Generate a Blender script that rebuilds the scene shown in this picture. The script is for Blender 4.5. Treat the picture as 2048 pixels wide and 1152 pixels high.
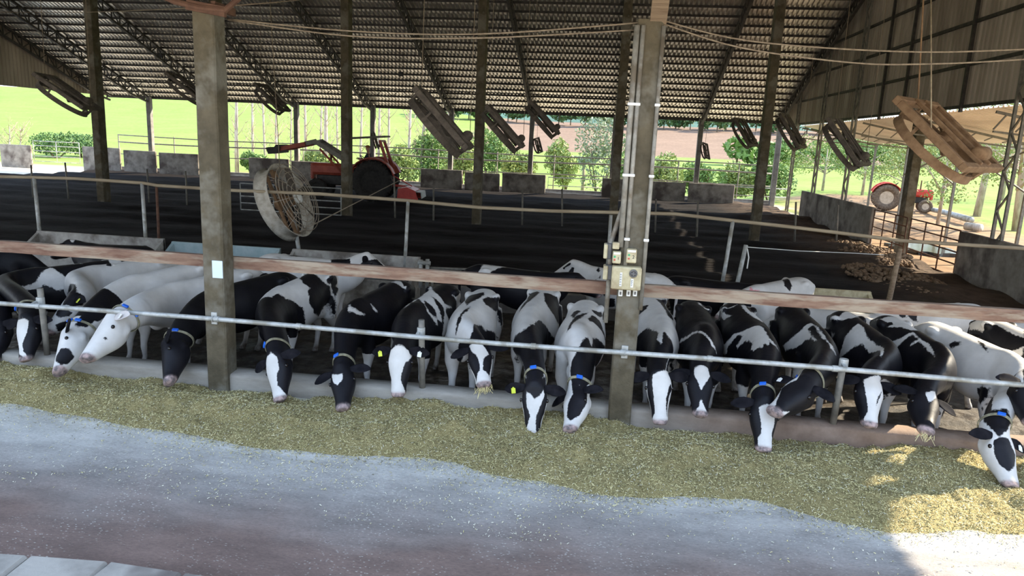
import bpy, math, random
import numpy as np
from mathutils import Vector, Matrix, Euler
from mathutils.bvhtree import BVHTree

SC = bpy.context.scene
for o in list(bpy.data.objects):
    bpy.data.objects.remove(o, do_unlink=True)
COL = SC.collection
random.seed(7)
RNG = np.random.default_rng(7)

# ------------------------------------------------------------------ camera
F_PX, PITCH, ROLL, YAW = 1429.64, math.radians(11.684), math.radians(2.564), math.radians(-7.002)
CAM = Vector((-0.3513, -8.1346, 3.2686))
_F = Vector((math.sin(YAW) * math.cos(PITCH), math.cos(YAW) * math.cos(PITCH), -math.sin(PITCH)))
_R = Vector((math.cos(YAW), -math.sin(YAW), 0.0))
_U = _R.cross(_F)
CR = _R * math.cos(ROLL) + _U * math.sin(ROLL)
CU = _U * math.cos(ROLL) - _R * math.sin(ROLL)
cd = bpy.data.cameras.new('camera')
cam = bpy.data.objects.new('camera', cd)
COL.objects.link(cam)
cd.sensor_fit = 'HORIZONTAL'
cd.sensor_width = 36.0
cd.lens = 36.0 * F_PX / 2048.0
cd.clip_start, cd.clip_end = 0.05, 3000.0
cam.matrix_world = Matrix(((CR.x, CU.x, -_F.x, CAM.x), (CR.y, CU.y, -_F.y, CAM.y), (CR.z, CU.z, -_F.z, CAM.z), (0, 0, 0, 1)))
SC.camera = cam


def _ray(x, y):
    return _F + CR * ((x - 1024.0) / F_PX) - CU * ((y - 576.0) / F_PX)


def atY(x, y, Y):
    d = _ray(x, y)
    return CAM + d * ((Y - CAM.y) / d.y)


def atZ(x, y, Z):
    d = _ray(x, y)
    return CAM + d * ((Z - CAM.z) / d.z)


# ------------------------------------------------------------------ sky, sun, exposure
SUN_EL, SUN_AZ = math.radians(30.5), math.radians(26.0)   # the sun stands beyond the right gable, a little behind the barn
w = bpy.data.worlds.new('world')
SC.world = w
w.use_nodes = True
nt = w.node_tree
nt.nodes.clear()
wo = nt.nodes.new('ShaderNodeOutputWorld')
bg = nt.nodes.new('ShaderNodeBackground')
tc = nt.nodes.new('ShaderNodeTexCoord')
sp = nt.nodes.new('ShaderNodeSeparateXYZ')
rp = nt.nodes.new('ShaderNodeValToRGB')
rp.color_ramp.elements[0].position = 0.0
rp.color_ramp.elements[0].color = (0.86, 0.93, 1.0, 1)
rp.color_ramp.elements[1].position = 0.55
rp.color_ramp.elements[1].color = (0.52, 0.70, 1.0, 1)
nt.links.new(tc.outputs['Generated'], sp.inputs[0])
nt.links.new(sp.outputs['Z'], rp.inputs[0])
nt.links.new(rp.outputs[0], bg.inputs['Color'])
nt.links.new(bg.outputs[0], wo.inputs[0])
bg.inputs['Strength'].default_value = 1.12
sd = bpy.data.lights.new('sun', 'SUN')
sun = bpy.data.objects.new('sun', sd)
COL.objects.link(sun)
sd.energy = 7.6
sd.color = (1.0, 0.88, 0.68)
sd.angle = math.radians(0.6)
_sv = Vector((math.cos(SUN_EL) * math.cos(SUN_AZ), math.cos(SUN_EL) * math.sin(SUN_AZ), math.sin(SUN_EL)))
sun.rotation_euler = _sv.to_track_quat('Z', 'Y').to_euler()
SC.view_settings.view_transform = 'Standard'
SC.view_settings.look = 'None'
SC.view_settings.gamma = 1.0
SC.view_settings.use_curve_mapping = False
SC.view_settings.exposure = 1.25


# ------------------------------------------------------------------ helpers
def V(*a):
    return Vector(a)


class MB:
    """collects shapes; build() links them as ONE mesh object"""

    def __init__(self):
        self.v, self.f, self.m = [], [], []

    def add(self, vs, fs, m=0):
        b = len(self.v)
        self.v.extend([tuple(x) for x in vs])
        self.f.extend([tuple(b + i for i in f) for f in fs])
        self.m.extend([m] * len(fs))
        return self

    def box(self, c, s, rot=None, m=0):
        c = Vector(c)
        R = rot.to_matrix() if isinstance(rot, Euler) else (rot if rot is not None else Matrix.Identity(3))
        vs = [c + R @ Vector((sx * s[0] / 2, sy * s[1] / 2, sz * s[2] / 2)) for sx in (-1, 1) for sy in (-1, 1) for sz in (-1, 1)]
        return self.add(vs, [(0, 1, 3, 2), (4, 6, 7, 5), (0, 4, 5, 1), (2, 3, 7, 6), (0, 2, 6, 4), (1, 5, 7, 3)], m)

    def cbox(self, c, s, bev, rot=None, m=0):
        """box with chamfered edges"""
        c = Vector(c)
        R = rot.to_matrix() if isinstance(rot, Euler) else (rot if rot is not None else Matrix.Identity(3))
        hx, hy, hz = s[0] / 2, s[1] / 2, s[2] / 2
        b = min(bev, hx * .9, hy * .9, hz * .9)
        vs = []
        for (x, y, z) in ((hx - b, hy - b, hz), (hx - b, hy, hz - b), (hx, hy - b, hz - b)):
            for sx in (-1, 1):
                for sy in (-1, 1):
                    for sz in (-1, 1):
                        vs.append(c + R @ Vector((sx * x, sy * y, sz * z)))
        i = lambda k, sx, sy, sz: k * 8 + (sx > 0) * 4 + (sy > 0) * 2 + (sz > 0)
        fs = []
        for s_ in (-1, 1):
            fs.append([i(0, a, d, s_) for a, d in ((-1, -1), (1, -1), (1, 1), (-1, 1))])
            fs.append([i(1, a, s_, d) for a, d in ((-1, -1), (1, -1), (1, 1), (-1, 1))])
            fs.append([i(2, s_, a, d) for a, d in ((-1, -1), (1, -1), (1, 1), (-1, 1))])
        for a in (-1, 1):
            for d in (-1, 1):
                fs.append([i(0, -1, a, d), i(0, 1, a, d), i(1, 1, a, d), i(1, -1, a, d)])
                fs.append([i(0, a, -1, d), i(0, a, 1, d), i(2, a, 1, d), i(2, a, -1, d)])
                fs.append([i(1, a, d, -1), i(1, a, d, 1), i(2, a, d, 1), i(2, a, d, -1)])
        for a in (-1, 1):
            for d in (-1, 1):
                for e in (-1, 1):
                    fs.append([i(0, a, d, e), i(1, a, d, e), i(2, a, d, e)])
        return self.add(vs, fs, m)

    def bar(self, p, q, wd, ht, up=(0, 0, 1), m=0):
        p, q = Vector(p), Vector(q)
        d = q - p
        L = d.length
        if L < 1e-6:
            return self
        d = d / L
        u = Vector(up)
        s = d.cross(u)
        if s.length < 1e-4:
            s = d.cross(Vector((1, 0, 0)))
        s.normalize()
        u = s.cross(d)
        R = Matrix((s, d, u)).transposed()
        return self.box((p + q) / 2, (wd, L, ht), R, m)

    def tube(self, pts, r, n=8, m=0, cap=True):
        pts = [Vector(p) for p in pts]
        rs = r if isinstance(r, (list, tuple)) else [r] * len(pts)
        vs, fs = [], []
        ref = None
        for i, p in enumerate(pts):
            t = (pts[min(i + 1, len(pts) - 1)] - pts[max(i - 1, 0)])
            t = t.normalized() if t.length > 1e-9 else Vector((0, 0, 1))
            if ref is None:
                ref = Vector((0, 0, 1)) if abs(t.z) < .9 else Vector((1, 0, 0))
            s = t.cross(ref)
            s.normalize()
            ref = s.cross(t)
            for k in range(n):
                a = 2 * math.pi * k / n
                vs.append(p + (s * math.cos(a) + ref * math.sin(a)) * rs[i])
        for i in range(len(pts) - 1):
            for k in range(n):
                fs.append((i * n + k, i * n + (k + 1) % n, (i + 1) * n + (k + 1) % n, (i + 1) * n + k))
        if cap:
            fs.append(tuple(range(n - 1, -1, -1)))
            b = (len(pts) - 1) * n
            fs.append(tuple(b + k for k in range(n)))
        return self.add(vs, fs, m)

    def ring(self, c, axis, R, r, n=32, k=6, m=0, a0=0.0, a1=None):
        """torus (or an arc of one) of radius R and wire radius r"""
        c, ax = Vector(c), Vector(axis).normalized()
        s = ax.cross(Vector((0, 0, 1)) if abs(ax.z) < .9 else Vector((1, 0, 0))).normalized()
        u = ax.cross(s)
        vs, fs = [], []
        full = a1 is None
        N = n if full else n + 1
        for i in range(N):
            a = a0 + (2 * math.pi if full else (a1 - a0)) * i / n
            d = s * math.cos(a) + u * math.sin(a)
            for j in range(k):
                b = 2 * math.pi * j / k
                vs.append(c + d * (R + r * math.cos(b)) + ax * (r * math.sin(b)))
        for i in range(n):
            i2 = (i + 1) % N
            for j in range(k):
                fs.append((i * k + j, i2 * k + j, i2 * k + (j + 1) % k, i * k + (j + 1) % k))
        return self.add(vs, fs, m)

    def lathe(self, c, axis, prof, n=24, m=0, closed=False):
        """prof: list of (radius, offset along the axis)"""
        c, ax = Vector(c), Vector(axis).normalized()
        s = ax.cross(Vector((0, 0, 1)) if abs(ax.z) < .9 else Vector((1, 0, 0))).normalized()
        u = ax.cross(s)
        vs, fs = [], []
        for (r, h) in prof:
            for i in range(n):
                a = 2 * math.pi * i / n
                vs.append(c + (s * math.cos(a) + u * math.sin(a)) * r + ax * h)
        P = len(prof)
        for j in range(P - (0 if closed else 1)):
            j2 = (j + 1) % P
            for i in range(n):
                fs.append((j * n + i, j * n + (i + 1) % n, j2 * n + (i + 1) % n, j2 * n + i))
        if not closed:
            fs.append(tuple(range(n - 1, -1, -1)))
            fs.append(tuple((P - 1) * n + i for i in range(n)))
        return self.add(vs, fs, m)

    def ball(self, c, r, n=12, k=8, rot=None, m=0):
        c = Vector(c)
        r = (r, r, r) if isinstance(r, (int, float)) else r
        R = rot if rot is not None else Matrix.Identity(3)
        vs = [c + R @ Vector((0, 0, r[2]))]
        for j in range(1, k):
            b = math.pi * j / k
            for i in range(n):
                a = 2 * math.pi * i / n
                vs.append(c + R @ Vector((r[0] * math.sin(b) * math.cos(a), r[1] * math.sin(b) * math.sin(a), r[2] * math.cos(b))))
        vs.append(c + R @ Vector((0, 0, -r[2])))
        fs = [(0, 1 + i, 1 + (i + 1) % n) for i in range(n)]
        for j in range(k - 2):
            for i in range(n):
                fs.append((1 + j * n + i, 1 + (j + 1) * n + i, 1 + (j + 1) * n + (i + 1) % n, 1 + j * n + (i + 1) % n))
        e = len(vs) - 1
        b = 1 + (k - 2) * n
        fs += [(e, b + (i + 1) % n, b + i) for i in range(n)]
        return self.add(vs, fs, m)

    def prism(self, poly, p0, ex, ey, depth, m=0):
        """a 2D outline extruded: point = p0 + ex*a + ey*b, depth is a vector"""
        p0, ex, ey, dv = Vector(p0), Vector(ex), Vector(ey), Vector(depth)
        n = len(poly)
        vs = [p0 + ex * a + ey * b for a, b in poly] + [p0 + ex * a + ey * b + dv for a, b in poly]
        fs = [tuple(range(n - 1, -1, -1)), tuple(range(n, 2 * n))] + [(i, (i + 1) % n, n + (i + 1) % n, n + i) for i in range(n)]
        return self.add(vs, fs, m)

    def build(self, name, mats, parent=None, smooth=False, loc=None, rot=None):
        me = bpy.data.meshes.new(name)
        me.from_pydata(self.v, [], self.f)
        mats = mats if isinstance(mats, (list, tuple)) else [mats]
        for mm in mats:
            me.materials.append(mm)
        if len(mats) > 1:
            me.polygons.foreach_set('material_index', self.m)
        if smooth:
            me.polygons.foreach_set('use_smooth', [True] * len(me.polygons))
        me.update()
        fix_normals(me)
        return link(name, me, parent, loc, rot)


def fix_normals(me):
    import bmesh
    b = bmesh.new()
    b.from_mesh(me)
    bmesh.ops.recalc_face_normals(b, faces=b.faces)
    b.to_mesh(me)
    b.free()


def link(name, data, parent=None, loc=None, rot=None):
    o = bpy.data.objects.new(name, data)
    COL.objects.link(o)
    if parent is not None:
        o.parent = parent
    if loc is not None:
        o.location = loc
    if rot is not None:
        o.rotation_euler = rot
    return o


def tag(o, label, cat, group=None, kind=None):
    o['label'] = label
    o['category'] = cat
    if group:
        o['group'] = group
    if kind:
        o['kind'] = kind
    return o


def thing(name, label, cat, loc=(0, 0, 0), rot=None, group=None):
    o = link(name, None, None, loc, rot)
    return tag(o, label, cat, group)


def struct(o):
    o['kind'] = 'structure'
    return o


def dup(root, loc, label, rot=None, group=None):
    r = root.copy()
    COL.objects.link(r)
    r.location = loc
    if rot is not None:
        r.rotation_euler = rot
    r['label'] = label
    if group:
        r['group'] = group
    for ch in list(root.children):
        c = ch.copy()
        COL.objects.link(c)
        c.parent = r
        for g in list(ch.children):
            d = g.copy()
            COL.objects.link(d)
            d.parent = c
    return r


ORD = ['first', 'second', 'third', 'fourth', 'fifth', 'sixth', 'seventh', 'eighth', 'ninth', 'tenth', 'eleventh', 'twelfth', 'thirteenth', 'fourteenth', 'fifteenth', 'sixteenth', 'seventeenth', 'eighteenth', 'nineteenth', 'twentieth']


# ------------------------------------------------------------------ materials
class NT:
    def __init__(self, name):
        self.mat = bpy.data.materials.new(name)
        self.mat.use_nodes = True
        self.t = self.mat.node_tree
        self.t.nodes.clear()
        self.out = self.t.nodes.new('ShaderNodeOutputMaterial')
        self.b = self.t.nodes.new('ShaderNodeBsdfPrincipled')
        self.t.links.new(self.b.outputs[0], self.out.inputs[0])
        self.tc = self.t.nodes.new('ShaderNodeTexCoord')

    def n(self, typ, **kw):
        nd = self.t.nodes.new(typ)
        for k, v in kw.items():
            setattr(nd, k, v)
        return nd

    def l(self, a, b):
        self.t.links.new(a, b)

    def coords(self, scale=(1, 1, 1), src='Object'):
        mp = self.n('ShaderNodeMapping')
        mp.inputs['Scale'].default_value = scale
        self.l(self.tc.outputs[src], mp.inputs[0])
        return mp.outputs[0]

    def noise(self, scale, detail=4, stretch=(1, 1, 1), rough=.6, src='Object'):
        nz = self.n('ShaderNodeTexNoise')
        nz.inputs['Scale'].default_value = scale
        nz.inputs['Detail'].default_value = detail
        nz.inputs['Roughness'].default_value = rough
        self.l(self.coords(stretch, src), nz.inputs['Vector'])
        return nz.outputs['Fac']

    def ramp(self, fac, stops, interp='LINEAR'):
        r = self.n('ShaderNodeValToRGB')
        r.color_ramp.interpolation = interp
        els = r.color_ramp.elements
        while len(els) < len(stops):
            els.new(.5)
        for e, (p, c) in zip(els, stops):
            e.position = p
            e.color = (c, c, c, 1) if isinstance(c, (int, float)) else (*c, 1)
        self.l(fac, r.inputs[0])
        return r.outputs[0]

    def mix(self, fac, a, b, mode='MIX'):
        m = self.n('ShaderNodeMix', data_type='RGBA', blend_type=mode)
        for s, v in ((m.inputs[0], fac), (m.inputs[6], a), (m.inputs[7], b)):
            if isinstance(v, bpy.types.NodeSocket):
                self.l(v, s)
            elif isinstance(v, (int, float)):
                s.default_value = v
            else:
                s.default_value = (*v, 1)
        return m.outputs[2]

    def math(self, op, a, b=0.0, clamp=False):
        m = self.n('ShaderNodeMath', operation=op, use_clamp=clamp)
        for s, v in ((m.inputs[0], a), (m.inputs[1], b)):
            if isinstance(v, bpy.types.NodeSocket):
                self.l(v, s)
            else:
                s.default_value = v
        return m.outputs[0]

    def attr(self, name, out='Fac'):
        a = self.n('ShaderNodeAttribute')
        a.attribute_name = name
        return a.outputs[out]

    def bump(self, h, strength=.3, dist=.02):
        b = self.n('ShaderNodeBump')
        b.inputs['Strength'].default_value = strength
        b.inputs['Distance'].default_value = dist
        self.l(h, b.inputs['Height'])
        self.l(b.outputs[0], self.b.inputs['Normal'])

    def fin(self, col=None, rough=.7, metal=0.0, spec=None):
        if col is not None:
            if isinstance(col, bpy.types.NodeSocket):
                self.l(col, self.b.inputs['Base Color'])
            else:
                self.b.inputs['Base Color'].default_value = (*col, 1)
        if isinstance(rough, bpy.types.NodeSocket):
            self.l(rough, self.b.inputs['Roughness'])
        else:
            self.b.inputs['Roughness'].default_value = rough
        self.b.inputs['Metallic'].default_value = metal
        if spec is not None:
            self.b.inputs['Specular IOR Level'].default_value = spec
        return self.mat


def M2(name, c1, c2, scale=6, rough=.75, metal=0.0, detail=5, stretch=(1, 1, 1), lo=.35, hi=.65, bump=0.0, bscale=None, c3=None, s3=1.5, spec=None):
    """two colours mottled by noise, a third in larger patches"""
    t = NT(name)
    f = t.noise(scale, detail, stretch)
    col = t.ramp(f, [(lo, c1), (hi, c2)])
    if c3 is not None:
        g = t.ramp(t.noise(s3, 4, stretch), [(.48, 0.0), (.62, 1.0)])
        col = t.mix(g, col, c3)
    if bump:
        t.bump(t.noise(bscale or scale * 4, 4, stretch), bump, .02)
    return t.fin(col, rough, metal, spec)


MT = {}
MT['concrete'] = M2('concrete', (.30, .28, .25), (.46, .44, .40), 5, .9, bump=.35, bscale=40, c3=(.15, .13, .11), s3=1.6)
MT['post_concrete'] = M2('post_concrete', (.062, .050, .028), (.12, .098, .060), 3.5, .9, bump=.5, bscale=35, c3=(.165, .15, .115), s3=2.2)
MT['dark_concrete'] = M2('dark_concrete', (.13, .12, .11), (.22, .21, .20), 4, .9, bump=.3, bscale=30)
MT['panel_concrete'] = M2('panel_concrete', (.20, .18, .155), (.34, .31, .27), 2.5, .9, bump=.3, bscale=20, c3=(.10, .08, .07), s3=.9)
MT['galvanized'] = M2('galvanized', (.36, .37, .36), (.52, .53, .51), 9, .55, .35, c3=(.28, .27, .23), s3=4)
MT['dull_steel'] = M2('dull_steel', (.16, .15, .13), (.27, .25, .21), 8, .65, .3)
MT['rusty_beam'] = M2('rusty_beam', (.15, .075, .048), (.27, .17, .115), 5, .85, 0, stretch=(.5, 3, 3), bump=.4, bscale=30, c3=(.34, .27, .195), s3=3)
MT['rust'] = M2('rust', (.075, .035, .022), (.15, .075, .045), 7, .85)
MT['wood'] = M2('wood', (.18, .12, .075), (.33, .245, .16), 6, .85, stretch=(.25, 4, 4), bump=.4, bscale=20)
MT['bamboo'] = M2('bamboo', (.26, .20, .13), (.42, .35, .24), 5, .8, stretch=(.3, 3, 3))
MT['dark_steel'] = M2('dark_steel', (.035, .03, .028), (.075, .065, .055), 6, .7, .2)
MT['roof_sheet'] = M2('roof_sheet', (.70, .67, .61), (.84, .80, .73), 1.6, .42, .85, stretch=(1, .25, 1), c3=(.62, .58, .52), s3=.5)
MT['gable_sheet'] = M2('gable_sheet', (.36, .30, .24), (.50, .43, .35), 1.4, .75, 0, stretch=(1, 1, .2), c3=(.27, .22, .17), s3=.8)
MT['wire'] = M2('wire', (.16, .12, .08), (.28, .22, .15), 20, .8)
MT['fan_dust'] = M2('fan_dust', (.075, .062, .05), (.14, .115, .09), 12, .95, bump=.3)
MT['fan_brown'] = M2('fan_brown', (.20, .115, .06), (.32, .20, .11), 9, .9)
MT['fan_pale'] = M2('fan_pale', (.34, .30, .24), (.56, .53, .46), 7, .8)
MT['fan_wire'] = M2('fan_wire', (.26, .21, .16), (.42, .36, .28), 14, .85)
MT['beige_box'] = M2('beige_box', (.46, .40, .24), (.58, .52, .34), 14, .6, c3=(.40, .33, .20), s3=6)
MT['grey_plastic'] = M2('grey_plastic', (.10, .10, .10), (.17, .16, .15), 9, .6)
MT['paper'] = M2('paper', (.62, .72, .78), (.70, .79, .84), 4, .7)
MT['white_tag'] = M2('white_tag', (.72, .72, .68), (.82, .82, .78), 9, .6)
MT['ink'] = M2('ink', (.02, .02, .02), (.05, .05, .05), 9, .6)
MT['green_button'] = M2('green_button', (.02, .35, .14), (.04, .42, .18), 9, .4)
MT['red_button'] = M2('red_button', (.55, .06, .05), (.62, .10, .07), 9, .4)
MT['yellow_tag'] = M2('yellow_tag', (.55, .62, .03), (.66, .72, .06), 9, .5)
MT['blue_plastic'] = M2('blue_plastic', (.01, .10, .55), (.02, .16, .68), 9, .4)
MT['collar'] = M2('collar', (.20, .19, .13), (.36, .33, .22), 20, .8)
MT['tyre'] = M2('tyre', (.012, .011, .01), (.03, .027, .024), 12, .85)
MT['dusty_tyre'] = M2('dusty_tyre', (.10, .07, .05), (.20, .145, .10), 9, .9)
MT['red_paint'] = M2('red_paint', (.50, .035, .025), (.62, .06, .04), 5, .4)
MT['faded_red'] = M2('faded_red', (.30, .05, .03), (.42, .09, .05), 5, .55)
MT['black_iron'] = M2('black_iron', (.015, .014, .013), (.04, .036, .033), 8, .6)
MT['rim'] = M2('rim', (.42, .33, .24), (.58, .48, .37), 6, .6)
MT['skin'] = M2('skin', (.42, .22, .15), (.50, .28, .19), 8, .6)
MT['navy_cloth'] = M2('navy_cloth', (.015, .02, .035), (.03, .035, .055), 8, .9)
MT['cap_cloth'] = M2('cap_cloth', (.30, .10, .03), (.38, .14, .05), 8, .9)
MT['white_shirt'] = M2('white_shirt', (.6, .6, .6), (.7, .7, .7), 8, .9)
MT['bark'] = M2('bark', (.30, .245, .19), (.52, .46, .39), 3, .9, stretch=(2, 2, .6))
MT['dark_bark'] = M2('dark_bark', (.10, .075, .05), (.20, .16, .11), 4, .9, stretch=(2, 2, .5))
MT['leaf_dark'] = M2('leaf_dark', (.05, .11, .035), (.10, .19, .055), .8, .7)
MT['leaf_mid'] = M2('leaf_mid', (.10, .19, .045), (.19, .29, .08), .8, .7)
MT['leaf_light'] = M2('leaf_light', (.19, .27, .07), (.30, .36, .12), .8, .7)
MT['leaf_grey'] = M2('leaf_grey', (.15, .20, .12), (.27, .32, .20), .8, .7)
MT['twig'] = M2('twig', (.30, .22, .17), (.46, .36, .29), 3, .9)
MT['water_blue'] = M2('water_trough', (.28, .40, .42), (.40, .50, .52), 4, .7)
MT['soil_pile'] = M2('soil_pile', (.16, .10, .06), (.27, .19, .12), 9, .95, bump=.6, bscale=30)
MT['hay'] = M2('hay', (.45, .38, .10), (.60, .52, .20), 20, .9)
MT['moss'] = M2('moss', (.10, .11, .06), (.26, .26, .21), 9, .95, bump=.5, bscale=30)
MT['conduit'] = M2('conduit', (.22, .21, .18), (.36, .34, .29), 9, .6, .2, c3=(.18, .15, .11), s3=4)


# ------------------------------------------------------------------ the ground and the building shell
EAVE_Y, EAVE_Z, SLOPE, RIDGE_Y = 36.24, 5.06, 0.38, 18.0
XL, XR = -33.0, 9.35
ZF = -0.28                      # floor of the cow alley
BED = 0.16                      # top of the bedding pack


def roof_z(y):
    zr = EAVE_Z + SLOPE * (EAVE_Y - RIDGE_Y)
    return zr - SLOPE * abs(y - RIDGE_Y)


def vnoise(x, y, s=0):
    """smooth value noise for height fields"""
    x, y = np.asarray(x, float), np.asarray(y, float)
    xi, yi = np.floor(x).astype(int), np.floor(y).astype(int)
    fx, fy = x - xi, y - yi
    fx, fy = fx * fx * (3 - 2 * fx), fy * fy * (3 - 2 * fy)

    def h(a, b):
        n = (a * 374761393 + b * 668265263 + s * 974711) & 0x7fffffff
        n = ((n ^ (n >> 13)) * 1274126177) & 0x7fffffff
        return ((n ^ (n >> 16)) & 0xffff) / 65535.0
    return (h(xi, yi) * (1 - fx) + h(xi + 1, yi) * fx) * (1 - fy) + (h(xi, yi + 1) * (1 - fx) + h(xi + 1, yi + 1) * fx) * fy


def fbm(x, y, s=0, o=4):
    t, a = 0, .5
    for k in range(o):
        t = t + a * vnoise(np.asarray(x) * 2 ** k, np.asarray(y) * 2 ** k, s + k)
        a *= .5
    return t


def heightfield(name, x0, x1, y0, y1, nx, ny, fn, mat, smooth=True, cols=None, keep=None):
    xs, ys = np.linspace(x0, x1, nx), np.linspace(y0, y1, ny)
    gx, gy = np.meshgrid(xs, ys)
    gz = fn(gx, gy)
    vs = np.stack([gx.ravel(), gy.ravel(), gz.ravel()], 1)
    a = np.arange(nx * ny).reshape(ny, nx)
    fs = np.stack([a[:-1, :-1].ravel(), a[:-1, 1:].ravel(), a[1:, 1:].ravel(), a[1:, :-1].ravel()], 1)
    if keep is not None:
        k = keep(gx, gy).ravel()
        fs = fs[k[fs].any(1)]
        used = np.unique(fs)
        remap = -np.ones(len(vs), int)
        remap[used] = np.arange(len(used))
        vs, fs = vs[used], remap[fs]
    me = bpy.data.meshes.new(name)
    me.from_pydata(vs.tolist(), [], fs.tolist())
    if smooth:
        me.polygons.foreach_set('use_smooth', [True] * len(me.polygons))
    if cols is not None:
        c = cols(vs[:, 0], vs[:, 1], vs[:, 2])
        at = me.color_attributes.new('field', 'FLOAT_COLOR', 'POINT')
        at.data.foreach_set('color', np.concatenate([c, np.ones((len(c), 1))], 1).ravel().astype(np.float32))
    me.materials.append(mat)
    me.update()
    return link(name, me)


# feeding lane: worn concrete, pale with feed dust along the feed, browner with dried mud where the tractors drive
t = NT('lane')
sep = t.n('ShaderNodeSeparateXYZ')
t.l(t.tc.outputs['Object'], sep.inputs[0])
wob = t.math('MULTIPLY_ADD', t.noise(.55, 5), 1.5)
wob.node.inputs[2].default_value = -.75
yy = t.math('ADD', sep.outputs['Y'], wob)
f = t.n('ShaderNodeMapRange')
f.inputs['From Min'].default_value, f.inputs['From Max'].default_value = -4.4, -0.4
t.l(yy, f.inputs['Value'])
base = t.ramp(f.outputs[0], [(.0, (.120, .068, .050)), (.30, (.165, .112, .092)), (.50, (.26, .235, .215)), (.70, (.46, .445, .41)), (1.0, (.48, .45, .36))])
mott = t.ramp(t.noise(3.0, 6, (.5, 1.4, 1)), [(.3, .72), (.7, 1.18)])
col = t.mix(1.0, base, mott, 'MULTIPLY')
col = t.mix(1.0, col, t.ramp(t.noise(38, 6, (.6, 1.6, 1), .75), [(.3, .68), (.5, 1.0), (.72, 1.25)]), 'MULTIPLY')
vo = t.n('ShaderNodeTexVoronoi', feature='F1')
vo.inputs['Scale'].default_value = 30
t.l(t.coords((.75, 1.5, 1)), vo.inputs['Vector'])
sparse = t.math('MULTIPLY', t.math('LESS_THAN', vo.outputs['Distance'], .20), t.ramp(t.noise(1.2, 3), [(.42, 0.0), (.68, 1.0)]))
col = t.mix(t.math('MULTIPLY', sparse, .8), col, (.55, .53, .47))
t.bump(t.noise(60, 5), .35, .01)
MT['lane'] = t.fin(col, .85)
lane = MB()
lane.box((-5, -2.05, -.55), (70, 4.1, 1.1))
struct(lane.build('floor', MT['lane']))

# unseen bright ground added before the barn to bounce sun onto roof and cows
t = NT('bounce_fill')
MT['bounce_fill'] = t.fin(t.ramp(t.noise(1.2, 6), [(.3, (.50, .43, .34)), (.7, (.66, .59, .49))]), .95)
gf = MB()
gf.box((-10, -34.1, -.55), (160, 60.0, 1.1))
struct(gf.build('ground_bounce', MT['bounce_fill']))

# low concrete step between the lane and the cow alley
t = NT('kerb_mat')
sp2 = t.n('ShaderNodeSeparateXYZ')
t.l(t.tc.outputs['Object'], sp2.inputs[0])
gr = t.ramp(t.noise(4, 6, (.5, 1, 2)), [(.3, (.23, .21, .18)), (.7, (.37, .345, .30))])
rd = t.n('ShaderNodeMapRange')
rd.inputs['From Min'].default_value, rd.inputs['From Max'].default_value = .2, 2.2
t.l(t.math('ADD', sp2.outputs['X'], t.noise(1.5, 4)), rd.inputs['Value'])
gr = t.mix(t.math('MULTIPLY', rd.outputs[0], .85), gr, t.ramp(t.noise(5, 5), [(.3, (.17, .10, .065)), (.7, (.30, .205, .15))]))
t.bump(t.noise(45, 5), .4, .01)
MT['kerb'] = t.fin(gr, .9)
kb = MB()
nx = 160
prof = [(-.07, -.05), (-.065, .19), (-.05, .225), (.10, .232), (.225, .225), (.24, .20), (.24, ZF - .1)]
vs, fs = [], []
for i in range(nx):
    x = -18 + 34 * i / (nx - 1)
    for (y, z) in prof:
        d = .014 * (float(vnoise(x * 2.3, z * 9 + y * 7, 3)) - .5)
        vs.append((x, y + d, z + (d if z > .1 else 0)))
P = len(prof)
for i in range(nx - 1):
    for j in range(P - 1):
        fs.append((i * P + j, (i + 1) * P + j, (i + 1) * P + j + 1, i * P + j + 1))
kb.add(vs, fs)
struct(kb.build('trim_kerb', MT['kerb'], smooth=True))

# floor of the cow alley, wet and dark with manure; sun reaches its right-hand end
t = NT('alley')
f = t.noise(5, 6)
t.bump(f, .8, .04)
MT['alley'] = t.fin(t.ramp(f, [(.35, (.02, .016, .013)), (.7, (.07, .055, .04))]), t.ramp(t.noise(3, 4), [(.4, .35), (.6, .85)]))
fl = MB()
fl.box((-4, 3.37, ZF - .2), (60, 6.3, .4))
struct(fl.build('floor_cow_alley', MT['alley']))

# bedding pack, dark compost raked in long rows
t = NT('bedding')
f = t.noise(2.6, 7, (.35, 1.6, 1), .7)
g = t.noise(.35, 4)
c = t.ramp(f, [(.3, (.004, .0033, .0032)), (.62, (.014, .0105, .010)), (.85, (.04, .03, .024))])
c = t.mix(t.ramp(g, [(.45, 0.0), (.75, .5)]), c, (.018, .0135, .0125))
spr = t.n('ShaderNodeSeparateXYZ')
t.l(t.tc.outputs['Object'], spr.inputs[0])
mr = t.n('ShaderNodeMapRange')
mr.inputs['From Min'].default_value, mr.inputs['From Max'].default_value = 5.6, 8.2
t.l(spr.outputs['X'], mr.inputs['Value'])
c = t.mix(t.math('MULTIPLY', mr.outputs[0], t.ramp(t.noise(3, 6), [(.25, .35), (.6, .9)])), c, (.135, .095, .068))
t.bump(t.noise(9, 6, (.6, 1.2, 1), .7), .9, .06)
MT['bedding'] = t.fin(c, .95, spec=.15)


def bed_fn(x, y):
    z = BED + .10 * (fbm(x * .35, y * 1.1, 11) - .5) + .05 * (fbm(x * 1.6, y * 2.4, 17) - .5)
    z = z + .22 * np.exp(-((y - 27.0) / 1.1) ** 2) * fbm(x * .8, y, 5)
    z = z + .16 * np.exp(-((x - 7.6) / .9) ** 2) * fbm(x, y * .7, 25)
    return z + .05 * np.sin(y * 2.6 + 1.2 * fbm(x * .2, y * .2, 9))


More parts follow.
